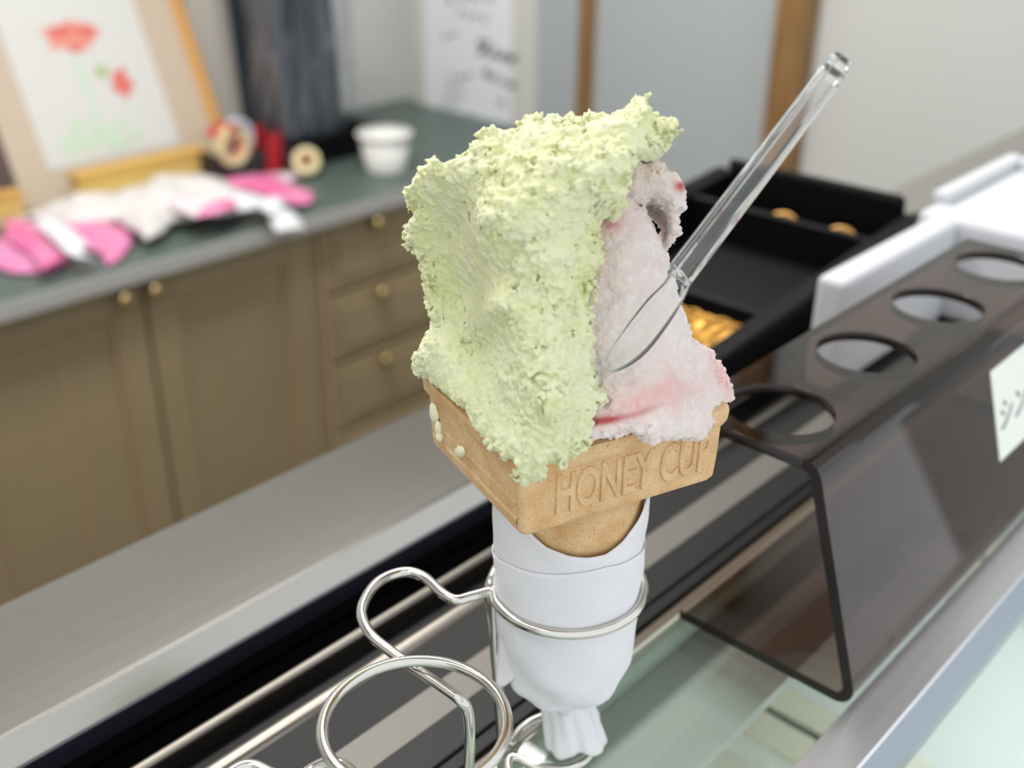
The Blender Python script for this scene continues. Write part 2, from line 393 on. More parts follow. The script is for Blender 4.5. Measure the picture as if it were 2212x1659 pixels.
# inner case below the glass
inner = mat('case_liner', srgb(188, 196, 191), .45)
box('liner_floor', (XA, -.36, -.42), (XB, .10, -.40), inner, cn)
box('inner_ledge', (XA, -.030, -.026), (XB, .085, -.0205), mat('grey_green_ledge', srgb(154, 162, 156), .6), cn)
box('liner_back', (XA, .085, -.40), (XB, .10, -.021), inner, cn)
prism('front_glass', [(-.0868, -.012), (-.0840, -.012), (-.345, -.40), (-.350, -.40)], XA, XB, M['glass'], cn)
box('base_body', (XA, -.36, ZF), (XB, .20, -.42), mat('case_body', srgb(200, 202, 205), .4), cn)
box('back_panel', (XA, .10, -.42), (XB, .20, -.06), M['steel_dull'], cn)
lm = empty('case_fill_lamp', (.25, -.068, -.03), 'unseen white strip lamp added under the front rail to brighten the freezer case', 'lamp')  # strip lamp added out of sight to light up the dark case
box('fill_lamp_housing', (XA+.02, -.0800, -.0215), (XB-.02, -.0660, -.0205), M['alu'], lm)
em = bpy.data.materials.new('fill_lamp_tube'); em.use_nodes = True; b = em.node_tree.nodes['Principled BSDF']
b.inputs['Emission Color'].default_value = (.94, 1, .97, 1); b.inputs['Emission Strength'].default_value = 8
box('fill_lamp_tube', (XA+.03, -.0775, -.0265), (XB-.03, -.0685, -.0215), em, lm, .002)
# gelato pans under the glass, each a thing of its own
panm = mat('pan_plastic', srgb(226, 230, 226), .4); cream = mat('pan_rim_cream', srgb(222, 218, 198), .5)
gel = [mat('gelato_white', srgb(232, 238, 236), .7), mat('gelato_mint', srgb(206, 214, 210), .7), mat('gelato_pale', srgb(226, 224, 210), .7)]
def pan(x0, x1, y0, y1, z, g, label):
    e = empty('gelato_pan', ((x0+x1)/2, (y0+y1)/2, z-.12), label, 'pan', 'gelato pans in the freezer case')
    b0 = wloc(e); t = .006
    box('base', (x0+.004, y0+.004, z-.12), (x1-.004, y1-.004, z-.114), panm, e)
    for lo, hi in (((x0, y0, z-.12), (x0+t, y1, z)), ((x1-t, y0, z-.12), (x1, y1, z)), ((x0+t, y0, z-.12), (x1-t, y0+t, z)), ((x0+t, y1-t, z-.12), (x1-t, y1, z))):
        box('side', lo, hi, panm, e)
    r = .012
    for lo, hi in (((x0-r, y0-r, z), (x0+t, y1+r, z+.004)), ((x1-t, y0-r, z), (x1+r, y1+r, z+.004)), ((x0+t, y0-r, z), (x1-t, y0+t, z+.004)), ((x0+t, y1-t, z), (x1-t, y1+r, z+.004))):
        box('rim', lo, hi, cream, e, .0012)
    n = 14; v = []; f = []
    rs = np.random.RandomState(int(abs(x0)*997))
    for i in range(n):
        for j in range(n):
            u, w = i/(n-1), j/(n-1); hgt = -.018+.012*sin(pi*u)*sin(pi*w)+rs.uniform(-.0015, .0015)
            v.append((x0+t+(x1-x0-2*t)*u-b0[0], y0+t+(y1-y0-2*t)*w-b0[1], z+hgt-b0[2]))
    for i in range(n-1):
        for j in range(n-1): f.append((i*n+j, (i+1)*n+j, (i+1)*n+j+1, i*n+j+1))
    mesh('gelato', v, f, g, e, True)
for i in range(5):
    x0 = -.42+i*.205
    pan(x0, x0+.175, -.255, .045, -.115, gel[i % 3], ['gelato pan of white ice cream with a cream rim inside the freezer', 'gelato pan of pale mint ice cream inside the freezer case', 'gelato pan of pale ivory ice cream inside the freezer case'][i % 3])

# ------------------------------------------------------------------ smoked acrylic cone rack
RX0, RX1, TH = .0872, .3545, .0042
rk = empty('acrylic_cone_rack', (.22, -.025, 0), 'bent smoked brown acrylic cone rack with four round holes on the glass', 'cone rack')
def arc(cy_, cz_, r, a0, a1, n=7):
    return [(cy_+r*cos(a0+(a1-a0)*k/n), cz_+r*sin(a0+(a1-a0)*k/n)) for k in range(n+1)]
def offset_strip(line, t):
    out = []
    for i, p in enumerate(line):
        a = np.array(line[max(i-1, 0)]); b_ = np.array(line[min(i+1, len(line)-1)]); d = (b_-a)/np.linalg.norm(b_-a)
        out.append((p[0]-d[1]*t, p[1]+d[0]*t))
    return out
# centre line: foot, lower bend, leaning front plate, upper bend
def fillet(p, a, b_, r):
    p, a, b_ = map(np.array, (p, a, b_)); u = (a-p)/np.linalg.norm(a-p); w = (b_-p)/np.linalg.norm(b_-p)
    ang = math.acos(u@w); tl = r/math.tan(ang/2); c = p+(u+w)/np.linalg.norm(u+w)*r/sin(ang/2)
    s, e = p+u*tl, p+w*tl; a0 = atan2(*(s-c)[::-1]); a1 = atan2(*(e-c)[::-1])
    d = (a1-a0+pi) % (2*pi)-pi
    return [tuple(c+r*np.array([cos(a0+d*k/7), sin(a0+d*k/7)])) for k in range(8)]
zt = .0935-TH/2
Pb, Pt = (-.0650, .0003+TH/2), (-.0372, zt)
line = [(.0108, .0003+TH/2)]+fillet(Pb, (.0108, .0003+TH/2), Pt, .005)+fillet(Pt, Pb, (.0205, zt), .006)
poly = offset_strip(line, TH/2)+offset_strip(line, -TH/2)[::-1]
bent = prism('bent_sheet', poly, RX0, RX1, M['acryl'], rk)
edge_m = mat('acrylic_edge_shade', srgb(26, 16, 14), .25)  # near-black colour stands in for light lost inside the sheet edge
def dark_edges(me, test):
    me.materials.append(edge_m)
    for p_ in me.polygons:
        if test(p_): p_.material_index = 1
dark_edges(bent.data, lambda p_: abs(p_.normal.x) > .9)
yj = line[-1][0]
cu = bpy.data.curves.new('top_plate', 'CURVE'); cu.dimensions = '2D'; cu.fill_mode = 'BOTH'; cu.extrude = TH/2; cu.resolution_u = 24
def spl(pts):
    s = cu.splines.new('POLY'); s.points.add(len(pts)-1); s.use_cyclic_u = True
    for i, p in enumerate(pts): s.points[i].co = (p[0], p[1], 0, 1)
spl([(RX0, yj), (RX1, yj), (RX1, .0205), (RX0, .0205)])
for hx in (.1145, .184, .2545, .325): spl([(hx+.0205*cos(2*pi*k/48), -.0075+.0205*sin(2*pi*k/48)) for k in range(48)])
t = bpy.data.objects.new('tmp', cu); COL.objects.link(t); bpy.context.view_layer.update()
me = bpy.data.meshes.new_from_object(t.evaluated_get(bpy.context.evaluated_depsgraph_get())); bpy.data.objects.remove(t)
bm = bmesh.new(); bm.from_mesh(me); bmesh.ops.remove_doubles(bm, verts=bm.verts, dist=1e-6); bmesh.ops.recalc_face_normals(bm, faces=bm.faces); bm.to_mesh(me); bm.free()
for v_ in me.vertices: v_.co = v_.co+Vector((-.22, .025, zt))
me.name = 'top_plate'; me.materials.clear(); link('top_plate', me, M['acryl'], rk); dark_edges(me, lambda p_: abs(p_.normal.z) < .5 and not (p_.normal.y < -.9 and p_.area > 1e-4))
# white price label stuck on the leaning front plate
nf = np.array([Pt[0]-Pb[0], Pt[1]-Pb[1]]); nf /= np.linalg.norm(nf)
def front(x, s, out):                                # point on the front plate, s metres up from its foot
    return np.array([x, Pb[0]+nf[0]*s-nf[1]*(TH/2+out), Pb[1]+nf[1]*s+nf[0]*(TH/2+out)])
e1, e2 = np.array([1., 0, 0]), np.array([0, nf[0], nf[1]])
def to_front(o, x, s, out):
    p = front(x, s, out)-np.array([.22, -.025, 0]); n3 = np.cross(e1, e2)
    o.matrix_local = Matrix(((e1[0], e2[0], n3[0], p[0]), (e1[1], e2[1], n3[1], p[1]), (e1[2], e2[2], n3[2], p[2]), (0, 0, 0, 1)))
lb = mesh('price_label', [(-.043, -.021, 0), (.043, -.021, 0), (.043, .021, 0), (-.043, .021, 0), (-.043, -.021, -.0004), (.043, -.021, -.0004), (.043, .021, -.0004), (-.043, .021, -.0004)],
          [(0, 1, 2, 3), (7, 6, 5, 4), (0, 4, 5, 1), (1, 5, 6, 2), (2, 6, 7, 3), (3, 7, 4, 0)], mat('label_card', srgb(236, 240, 232), .6), rk)
to_front(lb, .2745, .059, .0006)
tx = text_mesh('lettering', '\u30b7\u30f3\u30b0\u30eb', .0155, .00008, mat('label_ink', srgb(92, 100, 98), .7), lb, 1.05, 0, .25)
tx.location = (-.0085, -.003, .0002)

# ------------------------------------------------------------------ black cash tray with coins, foam box
ty = empty('coin_tray', (.36, .175, .012), 'black plastic coin tray with deep compartments on the counter', 'tray')
ty.rotation_euler = (0, -radians(5.2), 0)
traym = mat('tray_black', srgb(8, 8, 9), .6, 0, .18)
def tb(name, lo, hi, bev=.0015): return box(name, lo, hi, traym, ty, bev, base=np.zeros(3))
TX0, TX1, TY0, TY1, TZ = -.135, .128, -.072, .078, .034
tb('tray_floor', (TX0+.004, TY0+.004, 0), (TX1-.004, TY1-.004, .003))
tb('tray_wall', (TX0, TY0, 0), (TX1, TY0+.006, TZ)); tb('tray_wall', (TX0, TY1-.006, 0), (TX1, TY1, TZ))
tb('tray_wall', (TX0, TY0+.006, 0), (TX0+.006, TY1-.006, TZ)); tb('tray_wall', (TX1-.007, TY0+.006, 0), (TX1, TY1-.006, TZ+.012), .004)
for dx in (-.052, .078): tb('divider', (dx-.003, TY0+.006, .002), (dx+.003, TY1-.006, TZ-.002))
tb('tray_rim', (TX0-.004, TY0-.008, TZ-.004), (TX1+.004, TY0+.001, TZ+.001)); tb('tray_rim', (TX0-.004, TY1-.001, TZ-.004), (TX1+.004, TY1+.008, TZ+.001))
gold = mat('gold_coin', srgb(196, 146, 66), .38, .7); gold2 = mat('brass_coin', srgb(196, 150, 84), .4, .7)
def coin(p, tilt, az, label, m, r=.0135):
    prof = [(r-.0004, -.0009), (r, -.0006), (r, .0006), (r-.0004, .0009), (r-.0015, .0009), (r-.0018, .0006), (r*.55, .0006), (r*.5, .0009), (.0004, .0009)]
    o = lathe('coin', prof, m, None, 36)
    o.rotation_euler = (0, tilt, az); o.location = tuple(p)
    tag(o, label, 'coin', 'coins in the black tray'); return o
RTy = Matrix.Rotation(-radians(5.2), 3, 'Y')
def in_tray(x, y, z):
    return np.array(ty.location)+np.array(RTy @ Vector((x, y, z)))
near = 'bright golden coin fanned out in the nearest compartment of the tray'
far = 'golden coin propped in the far compartment of the tray'
for i, yy in enumerate((.164, .153, .142, .131, .121)):
    coin((.294+.0015*(i % 2), yy, .0185), -.95+.06*(i % 3), radians(-12+7*i), near, gold)
for yy in (.013, -.032): coin(in_tray(.101, yy, .0115), -.85, .1, far, gold2)

fb = empty('foam_box', (.46, .02, 0), 'thick white polystyrene foam box behind the acrylic rack', 'foam box')
zf = .07
box('side_wall', (.306, .0615, .0030), (.4535, .0795, zf), M['foam'], fb, .004, 3)
box('end_wall', (.4550, -.16, .0030), (.6080, .0900, zf), M['foam'], fb, .005, 3)
box('raised_rim', (.478, .0800, zf-.001), (.6080, .0915, zf+.008), M['foam'], fb, .003, 3)
box('raised_rim', (.595, -.16, zf-.001), (.6095, .0798, zf+.008), M['foam'], fb, .003, 3)

# ------------------------------------------------------------------ wire cone stand
WR = .00168; ZR = .0707; RR = .0247
ws = empty('wire_cone_stand', (-.03, 0, 0), 'polished bent wire cone stand with round loops standing on the glass', 'cone stand')
def zp(x, y, z): return at(x, y, z=z)
c2 = zp(897, 1561, ZR+.0026)
# main loop around the napkin: starts above the rear post, runs behind, right, front, then out to the side arm
post = np.array([-.0132, .0165])
a0 = atan2(.0218, -.0135)
P = [np.array([post[0]-.001, post[1]+.004, ZR-.012]), np.array([post[0]-.0008, post[1]+.0045, ZR-.004])]
for k in range(17):
    a = a0-.02-(a0+radians(202))*k/16.0
    P.append(np.array([RR*cos(a), RR*sin(a), ZR]))
P = P[:2]+[p for p in P[3:]]
P += [zp(1062, 1279, ZR), zp(1020, 1288, ZR), zp(985, 1296, ZR), zp(955, 1281, ZR), zp(915, 1246, ZR), zp(870, 1236, ZR), zp(815, 1259, ZR), zp(782, 1315, ZR-.0005), zp(797, 1365, ZR-.001)]
arm = [zp(840, 1404, ZR-.002), zp(900, 1446, ZR-.003), zp(960, 1486, ZR-.0045), zp(994, 1512, ZR-.006)]
foot = zp(1011, 1538, ZR-.011)
arm += [foot, foot+np.array([.0008, .0002, -.012]), np.array([foot[0]+.003, foot[1]+.003, .030]), np.array([foot[0]+.006, foot[1]+.006, .0019])]
full = catmull(P+arm, 8); cut = 8*(len(P)-9)
tube('cone_loop', full[:cut+1], WR, M['chrome'], ws, 16)
tube('side_arm', full[cut:], WR, M['chrome'], ws, 16)
tube('cone_loop', [np.array([c2[0]+RR*cos(2*pi*k/56), c2[1]+RR*sin(2*pi*k/56), c2[2]]) for k in range(56)], WR, M['chrome'], ws, 16, True)
# posts and base loop on the glass
tube('post', catmull([np.array([post[0]-.001, post[1]+.004, ZR-.010]), np.array([post[0]-.0006, post[1]+.002, .045]), np.array([post[0], post[1]-.0005, .012]), np.array([post[0]+.0006, post[1]-.001, .0035])], 8), WR, M['chrome'], ws, 16)
tube('post', catmull([np.array([post[0]-.0045, post[1]-.0005, ZR+.0005]), np.array([post[0]-.0042, post[1]-.0012, .045]), np.array([post[0]-.003, post[1]-.002, .02]), np.array([post[0]-.0022, post[1]-.0028, .0019])], 8), WR, M['chrome'], ws, 16)
zb_ = .0018
bl = [np.array([post[0]+.0006, post[1]-.001, .0040]), zp(1104, 1604, zb_+.0004), zp(1125, 1576, zb_), zp(1158, 1554, zb_), zp(1205, 1545, zb_), zp(1248, 1560, zb_), zp(1274, 1592, zb_), zp(1272, 1630, zb_), zp(1240, 1655, zb_), zp(1195, 1662, zb_), zp(1150, 1655, zb_), zp(1122, 1640, zb_), zp(1103, 1638, zb_), zp(1097, 1655, zb_), zp(1102, 1700, zb_), zp(1085, 1760, zb_)]
tube('base_loop', catmull(bl, 8), WR, M['chrome'], ws, 16)
# second loop's tail and the shallow wave that leads to the next loop
tail = [np.array([c2[0]-RR*.2, c2[1]+RR*.98, c2[2]-.0032]), zp(712, 1600, ZR-.0016), zp(712, 1640, ZR-.0018)]
wave = [zp(430, 1760, ZR-.0045), zp(478, 1690, ZR-.0045), zp(515, 1660, ZR-.0045), zp(548, 1654, ZR-.0045), zp(588, 1672, ZR-.0045), zp(632, 1688, ZR-.0042), zp(678, 1660, ZR-.0022), zp(714, 1647, ZR), zp(752, 1662, ZR-.0005), zp(786, 1704, ZR-.002), zp(800, 1760, ZR-.004)]
tube('wave_wire', catmull(wave, 8), WR, M['chrome'], ws, 16)
wleg = zp(430, 1760, ZR-.0045)
tube('post', catmull([wleg, wleg+np.array([-.002, -.001, -.01]), np.array([wleg[0]-.003, wleg[1]-.002, .0019])], 6), WR, M['chrome'], ws, 14)

# ------------------------------------------------------------------ wafer cone
ROT = radians(-18.7); EU = np.array([cos(ROT), sin(ROT), 0]); EV = np.array([-sin(ROT), cos(ROT), 0])
RC = np.array([-.0012, -.0002, 0])                    # centre of the square rim
cone = empty('ice_cream_cone', (0, 0, .02), 'tan wafer cone with a square rim and embossed letters held in the wire stand', 'cone')
CB = np.array([0, 0, .02])
def rrect(hu, hv, r, z, n=6):
    out = []
    for sx, sy, a0 in ((1, 1, 0), (-1, 1, pi/2), (-1, -1, pi), (1, -1, 3*pi/2)):
        for k in range(n+1):
            a = a0+pi/2*k/n
            u, w = sx*(hu-r)+r*cos(a), sy*(hv-r)+r*sin(a)
            out.append(RC+EU*u+EV*w+np.array([0, 0, z]))
    return out
def loft(name, rings, m, parent, cap0=True, cap1=True, base=CB):
    n = len(rings[0]); v = [p-base for r in rings for p in r]; f = []
    for i in range(len(rings)-1):
        for k in range(n): f.append((i*n+k, i*n+(k+1) % n, (i+1)*n+(k+1) % n, (i+1)*n+k))
    if cap0: f.append(tuple(range(n))[::-1])
    if cap1: f.append(tuple((len(rings)-1)*n+k for k in range(n)))
    return mesh(name, v, f, m, parent)
ZB, ZTOP = .1172, .1415
rings = [rrect(.0300, .0265, .002, ZB), rrect(.0318, .0281, .0022, ZB+.0003), rrect(.0326, .0288, .0022, ZB+.0016), rrect(.0331, .0289, .002, ZB+.0080),
         rrect(.0333, .0291, .002, ZTOP-.0062), rrect(.0341, .0297, .0026, ZTOP-.0054), rrect(.0350, .0303, .003, ZTOP-.0040), rrect(.0353, .0305, .003, ZTOP-.0012), rrect(.0350, .0303, .003, ZTOP),
         rrect(.0330, .0284, .0022, ZTOP+.0001), rrect(.0318, .0272, .002, ZTOP-.004), rrect(.0310, .0264, .002, ZB+.006)]
rim = loft('square_rim', rings, M['wafer'], cone)
# faint horizontal ridges on the left face, as moulded in the wafer
for zz, hh in ((ZB+.0045, .0007), (ZB+.0098, .0008), (ZB+.0150, .0006)):
    pr = []
    for s_ in (-.0265, .0265):
        ring = []
        for k in range(9):
            a = pi*k/8
            ring.append(RC-EU*(.0325+hh*sin(a))+EV*s_+np.array([0, 0, zz+.0014*cos(a)]))
        pr.append(ring)
    n = 9; v = [p-CB for r in pr for p in r]; f = [(k, k+1, n+k+1, n+k) for k in range(n-1)]
    o = mesh('moulded_ridge', v, f, M['wafer'], cone, True); o.parent = rim
# embossed lettering on the long front face (normal is -EV)
tx = text_mesh('embossed_lettering', 'HONEY CUP', .0170, .0001, M['wafer'], rim, .545, .00055)
pc = RC+EU*(.0032)-EV*(.02895)+np.array([0, 0, ZB+.0104])-CB
tx.matrix_local = Matrix(((EU[0], 0, -EV[0], pc[0]), (EU[1], 0, -EV[1], pc[1]), (0, 1, 0, pc[2]), (0, 0, 0, 1)))
# round body below the rim
lathe('cone_body', [(.0140, .044-.02), (.0175, .050-.02), (.0195, .065-.02), (.0208, .0935-.02), (.0212, .0955-.02), (.0221, .0985-.02), (.0224, .1020-.02), (.0226, .1172-.02), (.0200, .1178-.02)], M['wafer'], cone, 64)
# drips on the left face
drip = mat('melted_drip', srgb(232, 232, 200), .3)
def drip_blob(px, py, rx, rz, rot=0.0):
    d = ray(px, py); nrm = -EU; P0 = RC-EU*.0338
    t = ((P0-CAM)@nrm)/(d@nrm); c = CAM+d*t
    v = []; f = []; nu, nv = 14, 8
    rs = np.random.RandomState(int(px))
    for j in range(nv+1):
        ph = pi*j/nv-pi/2
        for i in range(nu):
            a = 2*pi*i/nu; k = 1+rs.uniform(-.12, .12)
            y_, z_ = rx*cos(ph)*cos(a)*k, rz*cos(ph)*sin(a)*k
            v.append(c+EV*(y_*cos(rot)-z_*sin(rot))+np.array([0, 0, y_*sin(rot)+z_*cos(rot)])-EU*(.0012*sin(ph))-CB)
    for j in range(nv):
        for i in range(nu): f.append((j*nu+i, j*nu+(i+1) % nu, (j+1)*nu+(i+1) % nu, (j+1)*nu+i))
    o = mesh('melted_drip', v, f, drip, cone, True); o.parent = rim
drip_blob(938, 893, .0026, .0034); drip_blob(948, 925, .0014, .0024); drip_blob(950, 943, .0014, .0018); drip_blob(994, 975, .0036, .0017, -.55); drip_blob(1008, 914, .0014, .0022)

# ------------------------------------------------------------------ napkin
nk = empty('paper_napkin', (0, 0, .004), 'white paper napkin twisted to a tail around the cone, held by the wire loop', 'napkin')
NB = np.array([0, 0, .004])
def interp(x, xs_, ys_): return float(np.interp(x, xs_, ys_))
az_t = np.radians([-231, -215, -194, -170, -157, -140, -127, -114, -98, -84, -74, -55, 0, 60, 129])
z_t = [.1115, .1105, .1085, .1047, .1008, .0988, .0980, .0980, .1006, .1050, .1092, .1120, .1150, .1150, .1115]
az_2 = np.radians([-231, -214, -188, -156, -133, -113, -75, -40, 20, 80, 129])
z_2 = [.0850, .0866, .0894, .0916, .0927, .0938, .0913, .089, .086, .084, .085]
prz = [0.0, .020, .0225, .025, .028, .032, .038, .046, .060, .0707, .080, .100, .118]
prr = [.009, .0085, .0084, .0088, .0122, .0164, .0199, .0220, .0227, .0230, .0233, .0240, .0242]
def nap_r(a, z):
    r = interp(z, prz, prr)
    crumple = .00050*sin(3*a+z*170)*sin(z*90+a)+.00035*sin(5*a+z*310)+.00025*sin(8*a-z*430)
    k = max(0, min(1, (.055-z)/.02))
    return r+crumple*(.5+1.3*k)-.0006*k*abs(sin(3.5*a+z*60))
def wrap(name, zlow, ztop_f, extra, nz=44, na=150):
    v = []; f = []
    for j in range(nz+1):
        for i in range(na):
            a = -pi*231/180+2*pi*i/na; zt_ = ztop_f(a); z = zlow+(zt_-zlow)*j/nz
            r = nap_r(a, z)+extra; v.append(np.array([r*cos(a), r*sin(a), z])-NB)
    for j in range(nz):
        for i in range(na): f.append((j*na+i, j*na+(i+1) % na, (j+1)*na+(i+1) % na, (j+1)*na+i))
    o = mesh(name, v, f, M['napkin'], nk, True)
    md = o.modifiers.new('thickness', 'SOLIDIFY'); md.thickness = .00022; md.offset = -1
    return o
wrap('inner_wrap', .030, lambda a: interp(a, az_t, z_t), 0, 40)
wrap('outer_wrap', .0235, lambda a: interp(a, az_2, z_2), .00055, 48)
# twisted tail: pleated cone of tissue with a ragged hem
v = []; f = []; na, nz = 72, 14
off = HR*.0045
for j in range(nz+1):
    t = j/nz
    for i in range(na):
        a = 2*pi*i/na
        hem = .0045*max(0, sin(a+.3))+.002*max(0, sin(3*a+2))
        z = .0262-(.0205-hem)*t
        r = (.0084+.0028*t)*(1+.07*t*sin(4*a+1.2*t)+.04*sin(7*a+2*t)+.03*sin(13*a+2))
        v.append(np.array([r*cos(a)*1.0, r*sin(a), z])+off*t-NB)
for j in range(nz):
    for i in range(na): f.append((j*na+i, (j+1)*na+i, (j+1)*na+(i+1) % na, j*na+(i+1) % na))
o = mesh('twisted_tail', v, f, M['napkin'], nk, True); md = o.modifiers.new('thickness', 'SOLIDIFY'); md.thickness = .0002
# loose corner flap on the left
A = [ath(1073, 1325, .004), ath(1074, 1400, .006), ath(1071, 1487, .010)]
Bf = [ath(1112, 1325, .0165), ath(1118, 1400, .0185), ath(1143, 1474, .0185)]
v = []; f = []; n = 14; mm = 8
for j in range(n+1):
    t = j/n; pa = catmull(A, n//2)[j]; pb = catmull(Bf, n//2)[j]
    for i in range(mm+1):
        s_ = i/mm; p = pa*(1-s_)+pb*s_+HD*(.0016*sin(pi*s_*2.0)*t)
        p = p-np.array([0, 0, .0022*sin(pi*s_)*-t*t]); v.append(p-NB)
for j in range(n):
    for i in range(mm): f.append((j*(mm+1)+i, (j+1)*(mm+1)+i, (j+1)*(mm+1)+i+1, j*(mm+1)+i+1))
o = mesh('corner_flap', v, f, M['napkin'], nk, True); md = o.modifiers.new('thickness', 'SOLIDIFY'); md.thickness = .0002

# ------------------------------------------------------------------ ice cream: carved as signed distance fields, surfaced on a fine grid
def vnoise(P, scale, seed):
    q = P/scale; i0 = np.floor(q).astype(np.int64); fr = q-i0; fr = fr*fr*(3-2*fr); out = 0
    for dx in (0, 1):
        for dy in (0, 1):
            for dz in (0, 1):
                h = ((i0[:, 0]+dx)*374761393+(i0[:, 1]+dy)*668265263+(i0[:, 2]+dz)*2147483647+seed*974634777) & 0xffffffff
                h = ((h ^ (h >> 13))*1274126177) & 0xffffffff; h = (h ^ (h >> 16)) & 0xffff
                out = out+(h/65535.0)*(fr[:, 0] if dx else 1-fr[:, 0])*(fr[:, 1] if dy else 1-fr[:, 1])*(fr[:, 2] if dz else 1-fr[:, 2])
    return out*2-1
def worley(P, scale, seed):
    q = P/scale; i0 = np.floor(q-.5).astype(np.int64); best = np.full(len(P), 9.0)
    for dx in (0, 1):
        for dy in (0, 1):
            for dz in (0, 1):
                c = i0+np.array([dx, dy, dz]); s = 0
                for k in range(3):
                    h = (c[:, 0]*73856093 ^ c[:, 1]*19349663 ^ c[:, 2]*83492791 ^ (seed+k*7919)*2654435761) & 0xffffffff
                    h = ((h ^ (h >> 15))*2246822519) & 0xffffffff; h = ((h ^ (h >> 13))*3266489917) & 0xffffffff; h = (h ^ (h >> 16)) & 0xffff
                    s = s+(c[:, k]+h/65535.0-q[:, k])**2
                best = np.minimum(best, s)
    return np.sqrt(best)
def poly_sdf(A, B, poly):
    d = np.full(A.shape, 1e9); inside = np.zeros(A.shape, bool); n = len(poly)
    for i in range(n):
        (x0, y0), (x1, y1) = poly[i], poly[(i+1) % n]
        ex, ey = x1-x0, y1-y0; wx, wy = A-x0, B-y0
        t = np.clip((wx*ex+wy*ey)/(ex*ex+ey*ey+1e-18), 0, 1)
        d = np.minimum(d, (wx-ex*t)**2+(wy-ey*t)**2)
        c = ((y0 <= B) & (y1 > B)) | ((y1 <= B) & (y0 > B))
        with np.errstate(divide='ignore', invalid='ignore'): xi = x0+(B-y0)*ex/np.where(ey == 0, 1e-12, ey)
        inside ^= c & (A < xi)
    return np.where(inside, -1, 1)*np.sqrt(d)
def smax(a, b_, k): h = np.clip(.5-.5*(b_-a)/k, 0, 1); return b_*(1-h)+a*h+k*h*(1-h)
def nets(f, org, step):
    s = f < 0; nx, ny, nz = f.shape
    cs = [(i, j, k) for i in (0, 1) for j in (0, 1) for k in (0, 1)]
    sub = lambda A, c: A[c[0]:nx-1+c[0], c[1]:ny-1+c[1], c[2]:nz-1+c[2]]
    cnt = sum(sub(s, c).astype(np.int8) for c in cs); act = (cnt > 0) & (cnt < 8)
    idx = np.full(act.shape, -1, np.int64); ids = np.argwhere(act); idx[act] = np.arange(len(ids))
    fv = {c: sub(f, c)[act] for c in cs}
    acc = np.zeros((len(ids), 3)); num = np.zeros(len(ids))
    for c in cs:
        for ax in range(3):
            if c[ax]: continue
            d = list(c); d[ax] = 1; d = tuple(d); a, b_ = fv[c], fv[d]; cr = (a < 0) != (b_ < 0)
            t = np.where(cr, a/np.where(cr, a-b_, 1), 0)
            p = np.tile(np.array(c, float), (len(ids), 1)); p[:, ax] += t
            acc += p*cr[:, None]; num += cr
    V = org+(ids+acc/num[:, None])*step; Q = []
    for ax in range(3):
        a = [slice(1, -1)]*3; b_ = [slice(1, -1)]*3; a[ax] = slice(0, -1); b_[ax] = slice(1, None)
        s0, s1 = s[tuple(a)], s[tuple(b_)]; ch = np.argwhere(s0 != s1)
        if not len(ch): continue
        flip = s0[tuple(ch.T)]
        g = ch.copy(); u, w = [k for k in range(3) if k != ax]
        g[:, u] += 1; g[:, w] += 1                    # grid vertex index of edge start
        def cell(du, dw): q = g.copy(); q[:, u] += du; q[:, w] += dw; return idx[tuple(q.T)]
        quad = np.stack([cell(-1, -1), cell(0, -1), cell(0, 0), cell(-1, 0)], 1)
        if ax == 1: flip = ~flip
        quad[~flip] = quad[~flip][:, ::-1]; Q.append(quad)
    return V, np.concatenate(Q)
OC = np.array([0, 0, .16])                            # local frame of the carved mass (upright axis, seen face on)
def loc(P): P = np.asarray(P)-OC; return np.stack([P@RT, P@UP, P@BK], -1)
def rbf_surface(ctrl):
    C3 = np.array([loc(ath(*c)) for c in ctrl]); X = C3[:, :2]; n = len(X); s = .008
    K = np.sqrt(((X[:, None]-X[None])**2).sum(-1)+s*s*.1); Pm = np.c_[np.ones(n), X]
    A = np.block([[K+np.eye(n)*-.0001, Pm], [Pm.T, np.zeros((3, 3))]]); sol = np.linalg.solve(A, np.r_[C3[:, 2], 0, 0, 0])
    def g(a, b_):
        q = np.stack([a.ravel(), b_.ravel()], 1); out = np.c_[np.ones(len(q)), q]@sol[n:]
        for i in range(n): out += sol[i]*np.sqrt(((q-X[i])**2).sum(1)+s*s*.1)
        return out.reshape(a.shape)
    return g
